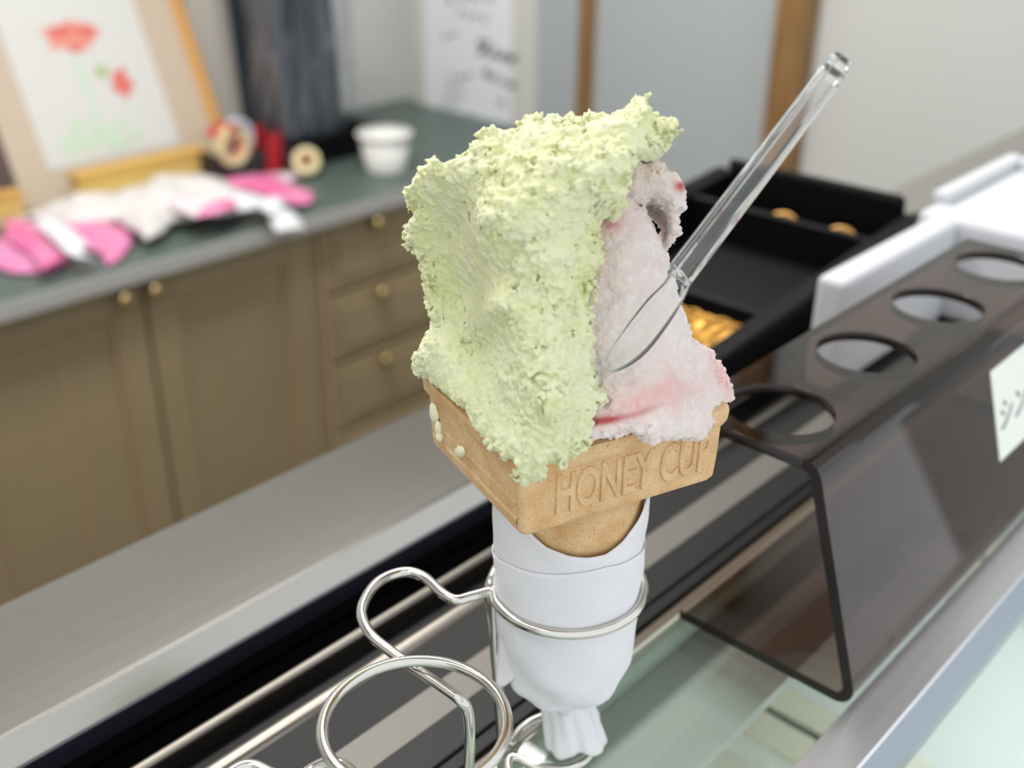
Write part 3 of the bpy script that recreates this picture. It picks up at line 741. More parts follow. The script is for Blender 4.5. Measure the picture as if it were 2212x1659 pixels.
def carve(polys, ctrl, thick, step, noise_fn, k=.006, hsil=.008):
    P2 = [[tuple(loc(ath(x, y, hsil))[:2]) for x, y in p] for p in polys]
    allp = np.array([q for p in P2 for q in p]); lo = allp.min(0)-.004; hi = allp.max(0)+.004
    ga = np.arange(lo[0], hi[0], step); gb = np.arange(lo[1], hi[1], step); A, B = np.meshgrid(ga, gb, indexing='ij')
    fr = rbf_surface(ctrl)(A, B); d2 = poly_sdf(A, B, P2[0])
    for p in P2[1:]: d2 = np.minimum(d2, poly_sdf(A, B, p))
    gw = np.arange(fr[d2 < .002].min()-thick-.004, fr[d2 < .002].max()+.006, step)
    Wc = gw[None, None, :]
    f = smax(Wc-fr[:, :, None], (fr[:, :, None]-thick)-Wc, k); f = smax(f, np.broadcast_to(d2[:, :, None], f.shape), k)
    band = np.abs(f) < .0040; ii = np.argwhere(band)
    Q = np.stack([ga[ii[:, 0]], gb[ii[:, 1]], gw[ii[:, 2]]], 1)
    f = f.copy(); f[band] += noise_fn(Q)
    f[0] = f[-1] = 1; f[:, 0] = f[:, -1] = 1; f[:, :, 0] = f[:, :, -1] = 1
    V, Q = nets(f, np.array([ga[0], gb[0], gw[0]]), step)
    lab = np.arange(len(V))                           # keep the one big piece, drop stray grains hanging in the air
    for _ in range(400):
        m_ = lab[Q].min(1); new = lab.copy(); np.minimum.at(new, Q.ravel(), np.repeat(m_, 4)); new = new[new]
        if (new == lab).all(): break
        lab = new
    big_ = np.bincount(lab).argmax(); keep = lab == big_; mp = np.cumsum(keep)-1
    return V[keep], mp[Q[keep[Q[:, 0]]]]
def px_of(Q):                                         # local frame -> position on the photographed face, for masks
    Pw = OC+Q[:, :1]*RT+Q[:, 1:2]*UP+Q[:, 2:]*BK-CAM
    dz = -(Pw@BK); return W/2+F*(Pw@RT)/dz, H/2-F*(Pw@UP)/dz
def bump2(x, y, cx_, cy_, sx, sy, rot=0.0):
    dx, dy = x-cx_, y-cy_; c, s = cos(rot), sin(rot); u, w = dx*c+dy*s, -dx*s+dy*c
    return np.exp(-.5*((u/sx)**2+(w/sy)**2))
def build_ice(name, V, Q, colf, parent):
    me = bpy.data.meshes.new(name); Wd = V[:, :1]*RT+V[:, 1:2]*UP+V[:, 2:]*BK+OC-wloc(parent)
    me.vertices.add(len(V)); me.vertices.foreach_set('co', Wd.ravel())
    me.loops.add(len(Q)*4); me.loops.foreach_set('vertex_index', Q.ravel().astype(np.int32))
    me.polygons.add(len(Q)); me.polygons.foreach_set('loop_start', np.arange(0, len(Q)*4, 4, dtype=np.int32)); me.polygons.foreach_set('loop_total', np.full(len(Q), 4, np.int32))
    me.update(calc_edges=True)
    ca = me.color_attributes.new('pigment', 'FLOAT_COLOR', 'POINT'); c = np.ones((len(V), 4)); c[:, :3] = colf(V); ca.data.foreach_set('color', c.ravel())
    return link(name, me, M['ice'], parent, True)
lin = lambda *c: np.array(srgb(*c)[:3])

GP = [(868,393),(883,382),(898,366),(911,350),(933,345),(966,350),(1002,332),(1031,299),(1056,292),(1038,274),(1047,265),(1081,269),(1110,270),(1125,250),(1147,236),(1172,232),(1186,245),(1215,258),(1230,241),(1248,236),(1280,222),(1309,236),(1338,240),(1342,227),(1367,220),(1382,194),(1396,209),(1403,231),(1436,249),(1456,267),(1450,292),(1429,321),(1411,339),(1385,346),(1353,357),(1349,383),(1338,411),(1335,448),(1324,462),(1302,466),(1278,472),(1280,498),(1290,527),(1297,563),(1286,603),(1273,650),(1268,704),(1267,754),(1270,808),(1284,859),(1273,895),(1255,917),(1248,953),(1219,969),(1183,980),(1161,1000),(1125,1015),(1107,1004),(1106,980),(1067,950),(1031,913),(995,872),(962,848),(922,819),(890,794),(888,765),(915,720),(926,701),(919,661),(915,625),(908,596),(897,552),(882,509),(868,502),(866,484),(875,462),(890,440),(890,426),(872,411)]
GC = [(905,815,.004),(960,850,.015),(1000,880,.024),(1060,935,.036),(1110,1000,.0475),(1180,980,.0455),(1250,945,.040),
      (930,740,.006),(980,780,.013),(1040,830,.024),(1100,880,.037),(1150,930,.046),
      (900,620,.000),(950,620,-.004),(1000,640,-.003),(1028,650,.006),(1062,660,.031),(1110,760,.036),(1160,850,.046),(1085,720,.028),(1045,740,.010),
      (1130,650,.031),(1200,650,.030),(1280,600,.020),(1200,760,.038),(1265,750,.028),(1280,870,.035),(1220,880,.046),
      (880,480,.002),(940,480,.001),(985,500,.002),(1010,490,.012),(1045,480,.028),(1150,520,.031),(1200,560,.031),(1275,490,.023),
      (880,395,.004),(930,370,.010),(1000,380,.016),(1050,400,.021),(1100,340,.017),(1130,420,.028),(1050,280,.008),(1150,250,.006),(1200,350,.025),(1230,430,.029),(1280,235,.006),(1300,350,.027),(1330,440,.025),
      (1340,280,.016),(1390,215,.012),(1440,275,.013),(1400,320,.017)]
def gnoise(Q):
    x, y = px_of(Q)
    sm = np.clip(bump2(x, y, 955, 600, 45, 130)*.5+bump2(x, y, 1010, 850, 110, 36, .72)*.85, 0, .85)
    amp = 1-sm
    big = vnoise(Q, .0095, 1)*.0012+vnoise(Q, .0045, 2)*.0010
    patch = np.clip(.95+.7*vnoise(Q, .008, 12), .6, 1.5)
    Qw = Q+np.stack([vnoise(Q, .0022, 8), vnoise(Q, .0022, 18), vnoise(Q, .0022, 28)], 1)*.0007
    crumb = (worley(Qw, .0050, 5)-.55)*.0026+(worley(Qw, .0026, 15)-.5)*.0026*patch+(worley(Qw, .0014, 9)-.5)*.0021*patch
    pit = -np.clip(-vnoise(Q, .0034, 6)-.35, 0, 1)*-.0026
    fine = vnoise(Q, .0009, 3)*.0006
    return (big*.7+crumb+pit+fine)*amp+big*.15
V, Q = carve([GP], GC, .034, .00036, gnoise, .0045, .010)
ic = empty('ice_cream_scoop', (0, 0, .142), 'crumbly pale green ice cream slab towering on the wafer cone', 'ice cream')
def gcol(V):
    n1 = vnoise(V, .011, 21)*.5+vnoise(V, .004, 22)*.5; n2 = vnoise(V, .0016, 23)*.6+vnoise(V, .0009, 24)*.4
    x, y = px_of(V)
    a, b_, c, d = lin(246, 247, 212), lin(239, 242, 186), lin(245, 247, 212), lin(214, 228, 152)
    t = np.clip(n1*.9+.5, 0, 1)[:, None]; col = a*(1-t)+b_*t
    lowmint = np.clip((y-560)/400, 0, 1)[:, None]*.55; col = col*(1-lowmint)+lin(233, 241, 198)*lowmint
    t = np.clip(n2*1.6-.35, 0, 1)[:, None]; col = col*(1-t)+c*t
    t = np.clip(-n2*1.9-.6, 0, 1)[:, None]*.8; col = col*(1-t)+d*t
    fl = np.clip((vnoise(V*np.array([1, .55, 1]), .0011, 31)-.78)*9, 0, 1)[:, None]*(vnoise(V, .006, 32) > .1)[:, None]
    return col*(1-fl)+lin(120, 160, 66)*fl
build_ice('green_ice_cream', V, Q, gcol, ic)

PP = [(1170,470),(1300,440),(1345,400),(1372,425),(1396,442),(1404,464),(1420,500),(1443,538),(1458,578),(1466,610),(1474,640),(1483,668),(1498,703),(1513,744),(1533,747),(1559,765),(1577,794),(1591,834),(1588,859),(1562,872),(1549,895),(1541,917),(1519,923),(1511,938),(1465,941),(1418,941),(1389,947),(1367,936),(1345,926),(1302,928),(1277,934),(1200,930),(1150,800),(1150,600)]
PC_ = [(1345,352),(1374,348),(1396,346),(1410,336),(1419,320),(1425,332),(1414,348),(1447,357),(1465,368),(1476,386),(1489,401),(1484,415),(1477,433),(1466,458),(1472,480),(1476,502),(1461,517),(1444,510),(1448,488),(1453,468),(1437,440),(1412,424),(1398,446),(1350,450)]
PCt = [(1180,900,.028),(1200,700,.018),(1200,550,.012),(1280,930,.036),(1345,925,.036),(1400,940,.034),(1460,938,.027),(1535,915,.014),(1585,850,.000),(1560,780,-.004),(1290,850,.028),(1300,780,.023),(1400,840,.028),(1400,760,.020),(1490,830,.015),(1480,740,.008),(1430,700,.012),
       (1290,650,.014),(1350,660,.015),(1410,640,.011),(1455,600,.002),(1290,540,.010),(1350,550,.011),(1410,540,.007),(1340,450,.008),(1400,450,.005),(1380,370,.010),(1430,370,.008),(1470,400,.004),(1455,440,.004),(1460,500,.002)]
def pnoise(Q):
    x, y = px_of(Q)
    sm = np.clip(bump2(x, y, 1390, 590, 50, 120, -.1)*.8+bump2(x, y, 1390, 860, 80, 50)*.5+bump2(x, y, 1390, 740, 70, 60)*.6, 0, .88); amp = 1-sm
    big = vnoise(Q, .0085, 41)*.0010+vnoise(Q, .004, 42)*.0009
    Qw = Q+np.stack([vnoise(Q, .0022, 68), vnoise(Q, .0022, 69), vnoise(Q, .0022, 70)], 1)*.0006
    crumb = (worley(Qw, .0032, 45)-.55)*.0024+(worley(Qw, .0014, 49)-.5)*.0016
    return (big*.7+crumb*.85+vnoise(Q, .0008, 43)*.0003)*amp+big*.2
V, Q = carve([PP, PC_], PCt, .026, .00038, pnoise, .0040, .004)
ip = empty('ice_cream_scoop', (.008, -.012, .142), 'smooth pale pink ice cream with red berry streaks leaning on the green slab', 'ice cream')
def pcol(V):
    x, y = px_of(V); n1 = vnoise(V, .009, 51)*.5+vnoise(V, .0035, 52)*.5; n2 = vnoise(V, .0013, 53)
    t = np.clip(n1*.8+.5, 0, 1)[:, None]; col = lin(246, 235, 229)*(1-t)+lin(241, 224, 219)*t
    t = np.clip(n2*1.2-.2, 0, 1)[:, None]; col = col*(1-t)+lin(248, 243, 242)*t
    w = np.clip(bump2(x, y, 1390, 370, 50, 26)*.8, 0, 1)[:, None]; col = col*(1-w)+lin(240, 222, 206)*w
    wob = vnoise(V, .006, 54)*26
    pk = np.clip(bump2(x, y+wob, 1400, 862, 75, 24, -.28)*.9+bump2(x, y+wob*.4, 1445, 800, 40, 40)*.15+bump2(x, y+wob, 1560, 805, 14, 38, -.35)*.8+bump2(x, y+wob*.5, 1320, 480, 34, 16)*.5+bump2(x, y, 1300, 570, 16, 40)*.35, 0, 1)[:, None]
    col = col*(1-pk*.75)+lin(240, 176, 172)*pk*.75
    rd = np.clip(bump2(x, y+wob*.25, 1300, 908, 34, 7, -.12)*1.3+bump2(x, y+wob*.2, 1385, 890, 30, 5, -.3)*.5+bump2(x, y, 1470, 402, 9, 8)*1.1+bump2(x, y+wob*.2, 1322, 484, 10, 6)*.6, 0, 1)[:, None]
    return col*(1-rd)+lin(196, 92, 96)*rd
build_ice('pink_ice_cream', V, Q, pcol, ip)

# ------------------------------------------------------------------ clear plastic spoon
sm = bpy.data.materials.new('clear_plastic'); sm.use_nodes = True; b = sm.node_tree.nodes['Principled BSDF']
b.inputs['Base Color'].default_value = (.97, .98, .98, 1); b.inputs['Transmission Weight'].default_value = .95; b.inputs['IOR'].default_value = 1.42; b.inputs['Roughness'].default_value = .02
sp = empty('plastic_spoon', ath(1290, 806, .026), 'clear plastic spoon stuck into the pink ice cream', 'spoon')
SB = wloc(sp)
tip, end = ath(1288, 807, .0265), ath(1826, 122, .0265); nb = ath(1462, 602, .0265)
ax = (end-nb)/np.linalg.norm(end-nb); side = np.cross(HD, ax); side /= np.linalg.norm(side)     # in the picture: to the lower right
if side@HR < 0: side = -side
nrm = np.cross(ax, side); nrm /= np.linalg.norm(nrm)
if nrm@HD < 0: nrm = -nrm
# handle: grooved bar that tapers to a knobbed end
rings = []; L = np.linalg.norm(end-nb); NS = 40
for j in range(NS+1):
    t = j/NS; c = nb+ax*L*t
    hw = .0036-.0007*t; th = .0017
    if t > .90: hw *= 1+.10*sin((t-.90)/.10*3*pi); th *= 1+.35*sin((t-.90)/.10*3*pi)
    if t > .985: hw *= .8; th *= .8
    if j == 0: hw *= .85
    prof = [(-1, -.55), (-.8, -1), (.8, -1), (1, -.55), (1, .55), (.8, 1), (.52, 1), (.42, .35), (-.42, .35), (-.52, 1), (-.8, 1), (-1, .55)]
    rings.append([c+side*hw*p+nrm*th*q-SB for p, q in prof])
n = len(rings[0]); v = [p for r in rings for p in r]; f = []
for i in range(NS):
    for k in range(n): f.append((i*n+k, i*n+(k+1) % n, (i+1)*n+(k+1) % n, (i+1)*n+k))
f.append(tuple(range(n))[::-1]); f.append(tuple(NS*n+k for k in range(n)))
o = mesh('handle', v, f, sm, sp); bm = bmesh.new(); bm.from_mesh(o.data); bmesh.ops.recalc_face_normals(bm, faces=bm.faces); bm.to_mesh(o.data); bm.free()
md = o.modifiers.new('round', 'BEVEL'); md.width = .0003; md.segments = 2; md.limit_method = 'ANGLE'
# bowl: shallow pointed shell whose rim follows the two edges seen in the photograph
up_e = [tip, ath(1338, 728, .027), ath(1395, 652, .027), ath(1438, 607, .0268), nb-side*.0033+ax*.003]
lo_e = [tip+np.array([0, 0, -.0002])+HR*.0004, ath(1345, 797, .031), ath(1400, 757, .0325), ath(1460, 675, .031), nb+side*.0038+ax*.001]
U = catmull(up_e, 8); Lo = catmull(lo_e, 8); v = []; f = []; mm = 12
for j in range(len(U)):
    t = j/(len(U)-1); w = np.linalg.norm(U[j]-Lo[j])
    for i in range(mm+1):
        s_ = i/mm; p = U[j]*(1-s_)+Lo[j]*s_-HD*(.30*w*sin(pi*s_)); v.append(p-SB)
for j in range(len(U)-1):
    for i in range(mm): f.append((j*(mm+1)+i, (j+1)*(mm+1)+i, (j+1)*(mm+1)+i+1, j*(mm+1)+i+1))
o = mesh('bowl', v, f, sm, sp, True); md = o.modifiers.new('thickness', 'SOLIDIFY'); md.thickness = .0004; md.offset = 0

# ------------------------------------------------------------------ things on the back countertop
ZK = ZT+.0004
def cpt(x, y, z=0.0): return at(x, y, z=ZK+z)
# white paper cup
c = cpt(834, 368); 
cp = empty('paper_cup', (c[0], c[1], ZK), 'white paper ice cream cup standing near the corner', 'cup')
cw = .052
lathe('cup_wall', [(cw*.74, 0), (cw*.76, .004), (cw*.98, .072), (cw*.94, .072), (cw*.72, .006), (.002, .006)], M['cup'], cp, 40)
lathe('rolled_rim', [(cw*.97, .071), (cw*1.06, .072), (cw*1.08, .076), (cw*1.04, .079), (cw*.97, .078)], M['cup'], cp, 40, close=False)
# wide roll of cream tape
c = cpt(650, 375)
rl = empty('tape_roll', (c[0], c[1], ZK), 'round cream coloured tape roll beside the pink bags', 'tape roll')
rollm = mat('cream_tape', srgb(222, 208, 160), .4); corem = mat('roll_core', srgb(214, 150, 110), .6)
def roll(parent, m, cm, r, ri, w, loc_, rot):
    o = lathe('tape', [(ri, -w/2), (r-.001, -w/2), (r, -w/2+.001), (r, w/2-.001), (r-.001, w/2), (ri, w/2), (ri, -w/2)], m, parent, 36, close=False)
    k = lathe('core', [(ri-.003, -w/2), (ri-.0003, -w/2), (ri-.0003, w/2), (ri-.003, w/2), (ri-.003, -w/2)], cm, parent, 36, close=False)
    for q in (o, k): q.location = loc_; q.rotation_euler = rot
    return o
rl.location.y -= .022
roll(rl, rollm, corem, .027, .013, .036, (0, 0, .0272), (radians(62), 0, radians(-40)))
# black bin holding the wrapped bundle
c = cpt(690, 345)-np.array([.045, -.0, 0])
bn = empty('plastic_bin', (c[0]+.05, c[1]+.02, ZK), 'low black plastic bin under the wrapped bundle', 'bin')
def taper_box(name, lo, hi, grow, t, m, parent):
    x0, y0, z0 = lo; x1, y1, z1 = hi; g = grow
    o = [(x0, y0, z0), (x1, y0, z0), (x1, y1, z0), (x0, y1, z0), (x0-g, y0-g, z1), (x1+g, y0-g, z1), (x1+g, y1+g, z1), (x0-g, y1+g, z1),
         (x0-g+t, y0-g+t, z1), (x1+g-t, y0-g+t, z1), (x1+g-t, y1+g-t, z1), (x0-g+t, y1+g-t, z1), (x0+t, y0+t, z0+t), (x1-t, y0+t, z0+t), (x1-t, y1-t, z0+t), (x0+t, y1-t, z0+t)]
    f = [(3, 2, 1, 0), (0, 1, 5, 4), (1, 2, 6, 5), (2, 3, 7, 6), (3, 0, 4, 7), (4, 5, 9, 8), (5, 6, 10, 9), (6, 7, 11, 10), (7, 4, 8, 11), (8, 9, 13, 12), (9, 10, 14, 13), (10, 11, 15, 14), (11, 8, 12, 15), (12, 13, 14, 15)]
    return mesh(name, o, f, m, parent)
taper_box('bin_body', (-.085, -.055, 0), (.105, .085, .062), .012, .004, M['matteblack'], bn)
box('bin_rim', (-.103, -.073, .058), (.123, -.066, .064), M['matteblack'], bn, .0015, base=np.zeros(3))
box('bin_rim', (-.103, .096, .058), (.123, .103, .064), M['matteblack'], bn, .0015, base=np.zeros(3))
# bundle of dark sheets in clear film, standing in the bin
wb = empty('wrapped_bundle', (c[0]+.05, c[1]+.025, ZK+.0045), 'tall bundle of slate grey sheets wrapped in shiny clear film', 'bundle')
slate = mat('slate_sheet', srgb(50, 57, 66), .45); slate2 = mat('slate_light', srgb(72, 80, 92), .4)
lean = radians(9)
random.seed(7)
for i in range(9):
    x0 = -.082+i*.0165
    o = box('sheet_stack', (x0, -.030-.012*random.random(), .002), (x0+.0145, .045+.02*random.random(), .43), slate if i % 3 else slate2, wb, .002, base=np.zeros(3))
    o.rotation_euler = (radians(-3), radians(random.uniform(-1.5, 1.0)), 0)
film = sheet_glass('clear_film', (.93, .94, .97, 1), 2.0, .10)
v = []; f = []; na, nz = 64, 40; rs = np.random.RandomState(3)
for j in range(nz+1):
    for i in range(na):
        a = 2*pi*i/na; ca, sa = cos(a), sin(a); k = (abs(ca)**6+abs(sa)**6)**(-1/6.)
        z = .006+.44*j/nz
        w = .005*sin(7*a+z*8)+.003*sin(16*a-z*14)+.0012*sin(29*a+z*22)
        v.append(((.092+w)*ca*k*.98-.004, (.068+w)*sa*k+.012, z))
for j in range(nz):
    for i in range(na): f.append((j*na+i, j*na+(i+1) % na, (j+1)*na+(i+1) % na, (j+1)*na+i))
mesh('film_wrap', v, f, film, wb, True)
# loose slate panel leaning behind the dispenser
c = cpt(560, 300)
def leaning(name, pl, pr, depth_y, top_z, tilt, label, cat):
    """upright rectangular thing leaning back: foot corners pl, pr (x) at y, tilt in degrees"""
    e = empty(name, ((pl+pr)/2, depth_y, ZK), label, cat); e.rotation_euler = (-radians(tilt), 0, 0); e.location.z += .006; return e
sp2 = leaning('slate_panel', 1.10, 1.20, 1.785, .5, 5, 'narrow dark slate panel leaning on the wall beside the wrapped bundle', 'panel')
box('panel_sheet', (-.045, 0, .003), (.045, .012, .46), slate, sp2, .002, base=np.zeros(3)); box('panel_edge', (.045, -.001, .003), (.052, .013, .46), slate2, sp2, .001, base=np.zeros(3))
# pale board leaning, with a dark clip
pb = leaning('pale_board', 1.04, 1.19, 1.838, .5, 11, 'pale grey board with a black clip leaning beside the painting', 'board')
box('board_sheet', (-.062, 0, .003), (.072, .010, .47), mat('pale_board', srgb(190, 184, 174), .6), pb, .002, base=np.zeros(3))
box('dark_edge', (-.100, -.002, .003), (-.062, .012, .47), mat('charcoal_edge', srgb(58, 54, 48), .5), pb, .002, base=np.zeros(3))
box('clip', (-.046, -.012, .335), (-.008, .0, .362), M['matteblack'], pb, .004, base=np.zeros(3))
# framed flower painting leaning on the wall
pf = leaning('framed_painting', .608, .978, 1.728, .5, 23, 'watercolour painting of red poppies with a beige mat and wooden frame', 'painting')
beige = mat('beige_mat', srgb(192, 176, 156), .7); wfr = mat('honey_wood', srgb(206, 152, 84), .45)
PW = .205
box('backing', (-PW, .004, .004), (PW, .012, .52), beige, pf, base=np.zeros(3))
box('mat_board', (-PW, 0, .004), (PW, .004, .52), beige, pf, base=np.zeros(3))
box('painting_sheet', (-.142, -.0012, .062), (.128, 0, .50), mat('watercolour_paper', srgb(206, 206, 202), .7), pf, base=np.zeros(3))
plum = mat('plum_frame', srgb(92, 76, 74), .5)
for lo, hi, fm in (((PW, -.008, 0), (PW+.024, .014, .54), wfr), ((-PW-.014, -.002, 0), (-PW, .014, .54), plum), ((-PW, -.008, .52), (PW, .014, .54), wfr)):
    box('frame_side', lo, hi, fm, pf, .003, base=np.zeros(3))
box('frame_side', (-PW, -.002, 0), (PW, .014, .003), wfr, pf, .001, base=np.zeros(3))
pr_ = mat('poppy_red', srgb(222, 150, 134), .7); pr2 = mat('poppy_deep', srgb(212, 112, 102), .7); pg = mat('stem_green', srgb(190, 212, 188), .7); pg2 = mat('bud_green', srgb(160, 182, 120), .7)
def paint(name, cx_, cz_, rx, rz, m, seed, k=0, d=.0015):
    rs = np.random.RandomState(seed); n = 26; pts = []
    for i in range(n):
        a = 2*pi*i/n; q = 1+.16*sin(5*a+seed)+rs.uniform(-.1, .1)
        pts.append((cx_+rx*cos(a)*q, -d-k*.0002, cz_+rz*sin(a)*q))
    mesh(name, [(cx_, -d-k*.0002, cz_)]+pts, [(0, 1+i, 1+(i+1) % n) for i in range(n)], m, pf)
paint('painted_flower', -.016, .290, .052, .026, pr_, 1, 1); paint('painted_flower', -.032, .298, .024, .014, pr2, 2, 2); paint('painted_flower', .014, .294, .020, .014, pr2, 7, 2); paint('painted_flower', -.016, .268, .014, .010, pr2, 8, 2)
paint('painted_flower', .050, .192, .020, .027, pr2, 3, 1); paint('painted_bud', .018, .218, .011, .013, pg2, 4, 1)
paint('painted_stem', -.020, .20, .006, .070, pg, 5); paint('painted_stem', .054, .135, .003, .035, pg, 6)
for k, (cx_, cz_, rx, rz) in enumerate(((-.085, .10, .018, .018), (-.05, .095, .020, .014), (-.01, .108, .018, .016), (.022, .12, .014, .010), (-.065, .13, .010, .018), (.0, .085, .026, .010), (-.03, .125, .008, .02), (.04, .095, .012, .010))):
    paint('painted_leaf', cx_, cz_, rx, rz, pg, 11+k, k)
# narrow dark frame at the left of the painting
df = leaning('dark_frame', .5, .6, 1.74, .5, 13, 'narrow dark plum frame leaning at the far side of the painting', 'frame')
df.location.x = .540
box('frame_panel', (-.10, .001, .003), (.012, .010, .42), mat('mauve_panel', srgb(150, 140, 132), .6), df, base=np.zeros(3))
box('frame_side', (.012, -.004, .003), (.032, .014, .42), plum, df, .003, base=np.zeros(3))
# yellow boxes
yel = mat('yellow_card', srgb(220, 190, 112), .55); yel2 = mat('yellow_card_side', srgb(206, 164, 84), .55)
a_, b2 = cpt(95, 395), cpt(335, 330)
yb = empty('yellow_box', ((a_[0]+b2[0])/2-.035, 1.695, ZK), 'long flat yellow cardboard box in front of the painting', 'box')
hw = (b2[0]-a_[0])/2
box('box_body', (-hw, -.016, 0), (hw, .016, .060), yel, yb, .002, base=np.zeros(3)); box('box_lid', (-hw-.002, -.018, .048), (hw+.002, .018, .066), yel2, yb, .002, base=np.zeros(3))
y2 = empty('yellow_box', (.540, 1.700, ZK), 'small upright yellow carton beside the dark frame', 'box')
box('box_body', (-.06, -.012, 0), (.028, .012, .058), yel, y2, .002, base=np.zeros(3)); box('box_flap', (-.06, -.0135, .046), (.028, .0135, .059), yel2, y2, .001, base=np.zeros(3))
# tape dispenser
c = cpt(498, 372)
td = empty('tape_dispenser', (c[0]+.004, c[1]-.030, ZK), 'black desk tape dispenser with red cheek and two tape rolls', 'tape dispenser')
redm = mat('red_plastic', srgb(186, 44, 50), .35); blk2 = mat('dispenser_black', srgb(36, 35, 34), .4)
prism('body', [(-.085, 0), (.085, 0), (.085, .030), (.045, .040), (.0, .022), (-.05, .034), (-.080, .062), (-.085, .060)], -.030, .030, blk2, td, base=np.zeros(3), axis=1)
prism('cheek', [(.040, 0), (.075, 0), (.078, .075), (.050, .078)], -.034, -.030, redm, td, base=np.zeros(3), axis=1)
prism('cheek', [(.052, 0), (.082, 0), (.084, .080), (.056, .080)], .030, .036, redm, td, base=np.zeros(3), axis=1)
roll(td, rollm, corem, .040, .022, .020, (-.024, -.016, .064), (radians(90), 0, radians(8)))
roll(td, mat('pale_blue_tape', srgb(200, 210, 222), .35), redm, .042, .024, .016, (.004, .010, .068), (radians(90), 0, radians(8)))
prism('hub_cap', [(-.060, .088), (-.03, .104), (-.01, .106), (-.03, .095)], -.028, .022, redm, td, base=np.zeros(3), axis=1)

# plastic carrier bags, crumpled and overlapping
film_w = mat('white_bag_film', srgb(214, 210, 207), .4); film_b = mat('bright_white_film', srgb(224, 225, 228), .35)
pinkA = mat('hot_pink_film', srgb(228, 112, 164), .35, noise=(16, srgb(236, 150, 190), .42, .62)); pinkB = mat('pale_pink_film', srgb(228, 186, 206), .4, noise=(11, srgb(230, 220, 222), .4, .62)); pinkC = mat('orchid_film', srgb(226, 140, 186), .35, noise=(14, srgb(232, 128, 172), .4, .65))
def sheet(name, pix, h, m, parent, seed, lift=.002, cell=.006):
    P2 = [cpt(x, y, lift)[:2] for x, y in pix]
    P2 = [(p[0], min(p[1], 1.588 if p[0] > 1.06 else 1.630 if p[0] > .90 else 1.672)) for p in P2]; A_ = np.array(P2); base = wloc(parent)
    lo, hi = A_.min(0)-cell, A_.max(0)+cell
    gx = np.arange(lo[0], hi[0], cell); gy = np.arange(lo[1], hi[1], cell); X, Y = np.meshgrid(gx, gy, indexing='ij'); d = poly_sdf(X, Y, P2)
    pts = np.stack([X.ravel(), Y.ravel(), np.zeros(X.size)], 1)
    nz_ = (vnoise(pts, .09, seed)*.5+np.abs(vnoise(pts, .035, seed+1))*.5+vnoise(pts, .016, seed+2)*.18).reshape(X.shape)
    dome = np.clip(-d/.05, 0, 1)**.6
    Z = ZK+lift+h*dome*(.62+.55*nz_)
    idx = -np.ones(X.shape, int); v = []; f = []
    # pull boundary vertices on to the outline by clamping outside points back along the distance gradient
    gxd, gyd = np.gradient(d, cell)
    for i in range(X.shape[0]):
        for j in range(X.shape[1]):
            if d[i, j] < cell*.95:
                px_, py_ = X[i, j], Y[i, j]
                if d[i, j] > 0: px_ -= gxd[i, j]*d[i, j]; py_ -= gyd[i, j]*d[i, j]
                idx[i, j] = len(v); v.append(np.array([px_, py_, max(Z[i, j], ZK+lift*.6)])-base)
    for i in range(X.shape[0]-1):
        for j in range(X.shape[1]-1):
            q = (idx[i, j], idx[i+1, j], idx[i+1, j+1], idx[i, j+1])
            if min(q) >= 0: f.append(q)
    o = mesh(name, v, f, m, parent, True); md = o.modifiers.new('thickness', 'SOLIDIFY'); md.thickness = .0008; md.offset = 1
    return o
def strap(name, pix, w, m, parent, lift):
    P = catmull([cpt(x, y, l) for (x, y), l in zip(pix, lift)], 6); base = wloc(parent); v = []; f = []
    for i, p in enumerate(P):
        d = P[min(i+1, len(P)-1)]-P[max(i-1, 0)]; n_ = np.array([-d[1], d[0], 0]); n_ /= np.linalg.norm(n_)+1e-9
        for s_ in (-1, -.33, .33, 1): v.append(p+n_*w/2*s_+np.array([0, 0, .002*(abs(s_) < .5)])-base)
    for i in range(len(P)-1):
        for k in range(3): f.append((i*4+k, i*4+k+1, (i+1)*4+k+1, (i+1)*4+k))
    o = mesh(name, v, f, m, parent, True); md = o.modifiers.new('thickness', 'SOLIDIFY'); md.thickness = .0008
    return o
def bag(label, px_, py_):
    c = cpt(px_, py_); return empty('carrier_bag', (c[0], c[1], ZK), label, 'plastic bag', 'carrier bags on the back countertop')
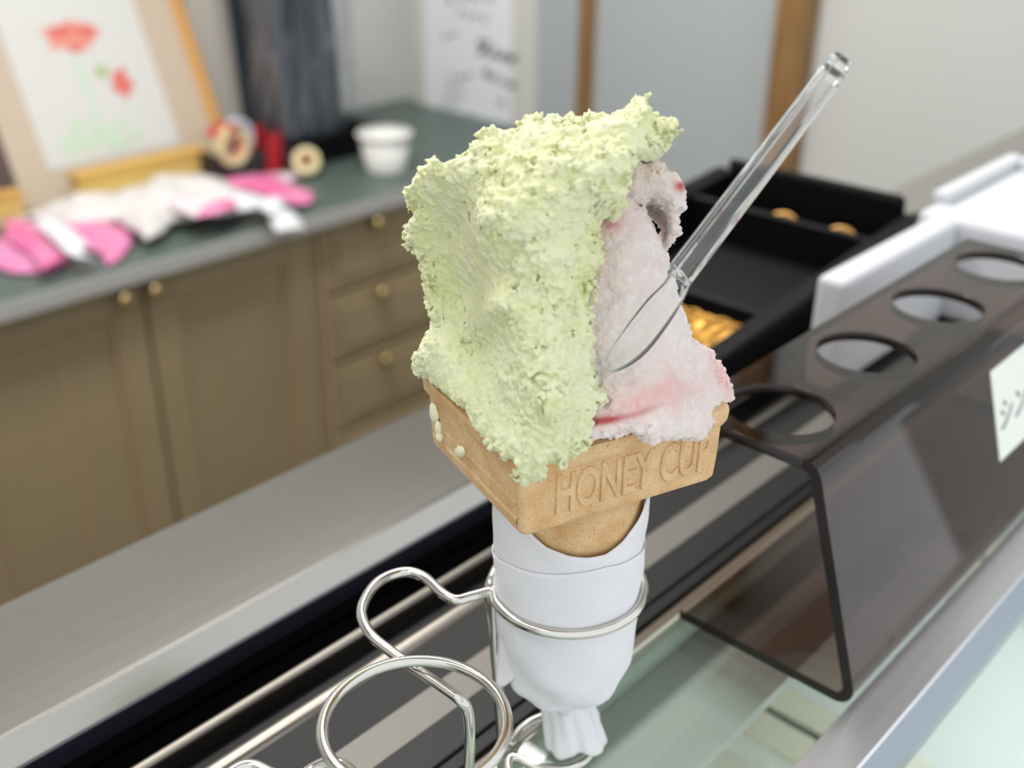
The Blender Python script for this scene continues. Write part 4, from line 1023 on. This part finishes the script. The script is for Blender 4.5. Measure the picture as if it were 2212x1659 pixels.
b1 = bag('pale pink plastic carrier bag with a hot pink hem by the tape dispenser', 520, 380)
sheet('bag_body', [(300, 352), (420, 330), (520, 322), (600, 345), (640, 385), (600, 405), (520, 400), (430, 410), (330, 400)], .020, pinkB, b1, 61)
sheet('bag_hem', [(430, 385), (470, 372), (540, 382), (590, 375), (615, 392), (680, 420), (672, 440), (640, 442), (600, 430), (540, 412), (460, 402)], .016, pinkA, b1, 71, .010)
b3 = bag('orchid pink plastic carrier bag with a white handle at the open end of the countertop', 140, 520)
sheet('bag_body', [(-60, 440), (60, 462), (150, 470), (205, 455), (290, 480), (287, 530), (262, 560), (232, 575), (212, 545), (170, 540), (140, 570), (110, 590), (30, 592), (-60, 560)], .032, pinkC, b3, 91, .003)
sheet('bag_hem', [(5, 470), (70, 480), (110, 520), (140, 560), (90, 582), (60, 545), (10, 520)], .020, pinkA, b3, 101, .022)
strap('bag_handle', [(95, 475), (135, 505), (170, 540), (200, 570)], .040, film_b, b3, (.05, .046, .038, .010))
b2_ = bag('large crumpled white plastic carrier bag across the middle of the pile', 250, 440)
sheet('bag_body', [(-70, 420), (20, 395), (110, 370), (200, 385), (300, 372), (420, 378), (505, 405), (520, 430), (480, 455), (440, 448), (420, 475), (370, 480), (350, 505), (315, 520), (300, 505), (255, 480), (150, 488), (60, 470), (-70, 480)], .036, film_w, b2_, 81, .018)
sheet('bag_print', [(340, 425), (420, 415), (500, 430), (515, 448), (470, 462), (420, 470), (380, 455)], .016, pinkB, b2_, 85, .040)
sheet('bag_print', [(430, 440), (505, 430), (512, 446), (470, 462), (425, 470)], .012, pinkA, b2_, 87, .044)
b4 = bag('bright white plastic carrier bag whose handle hangs over the front edge', 550, 430)
sheet('bag_body', [(450, 412), (500, 410), (560, 425), (600, 440), (590, 455), (540, 452), (500, 462), (460, 470), (455, 440)], .024, film_b, b4, 111, .030)
strap('bag_handle', [(575, 430), (595, 448), (610, 468), (628, 497)], .050, film_b, b4, (.044, .036, .022, .012))
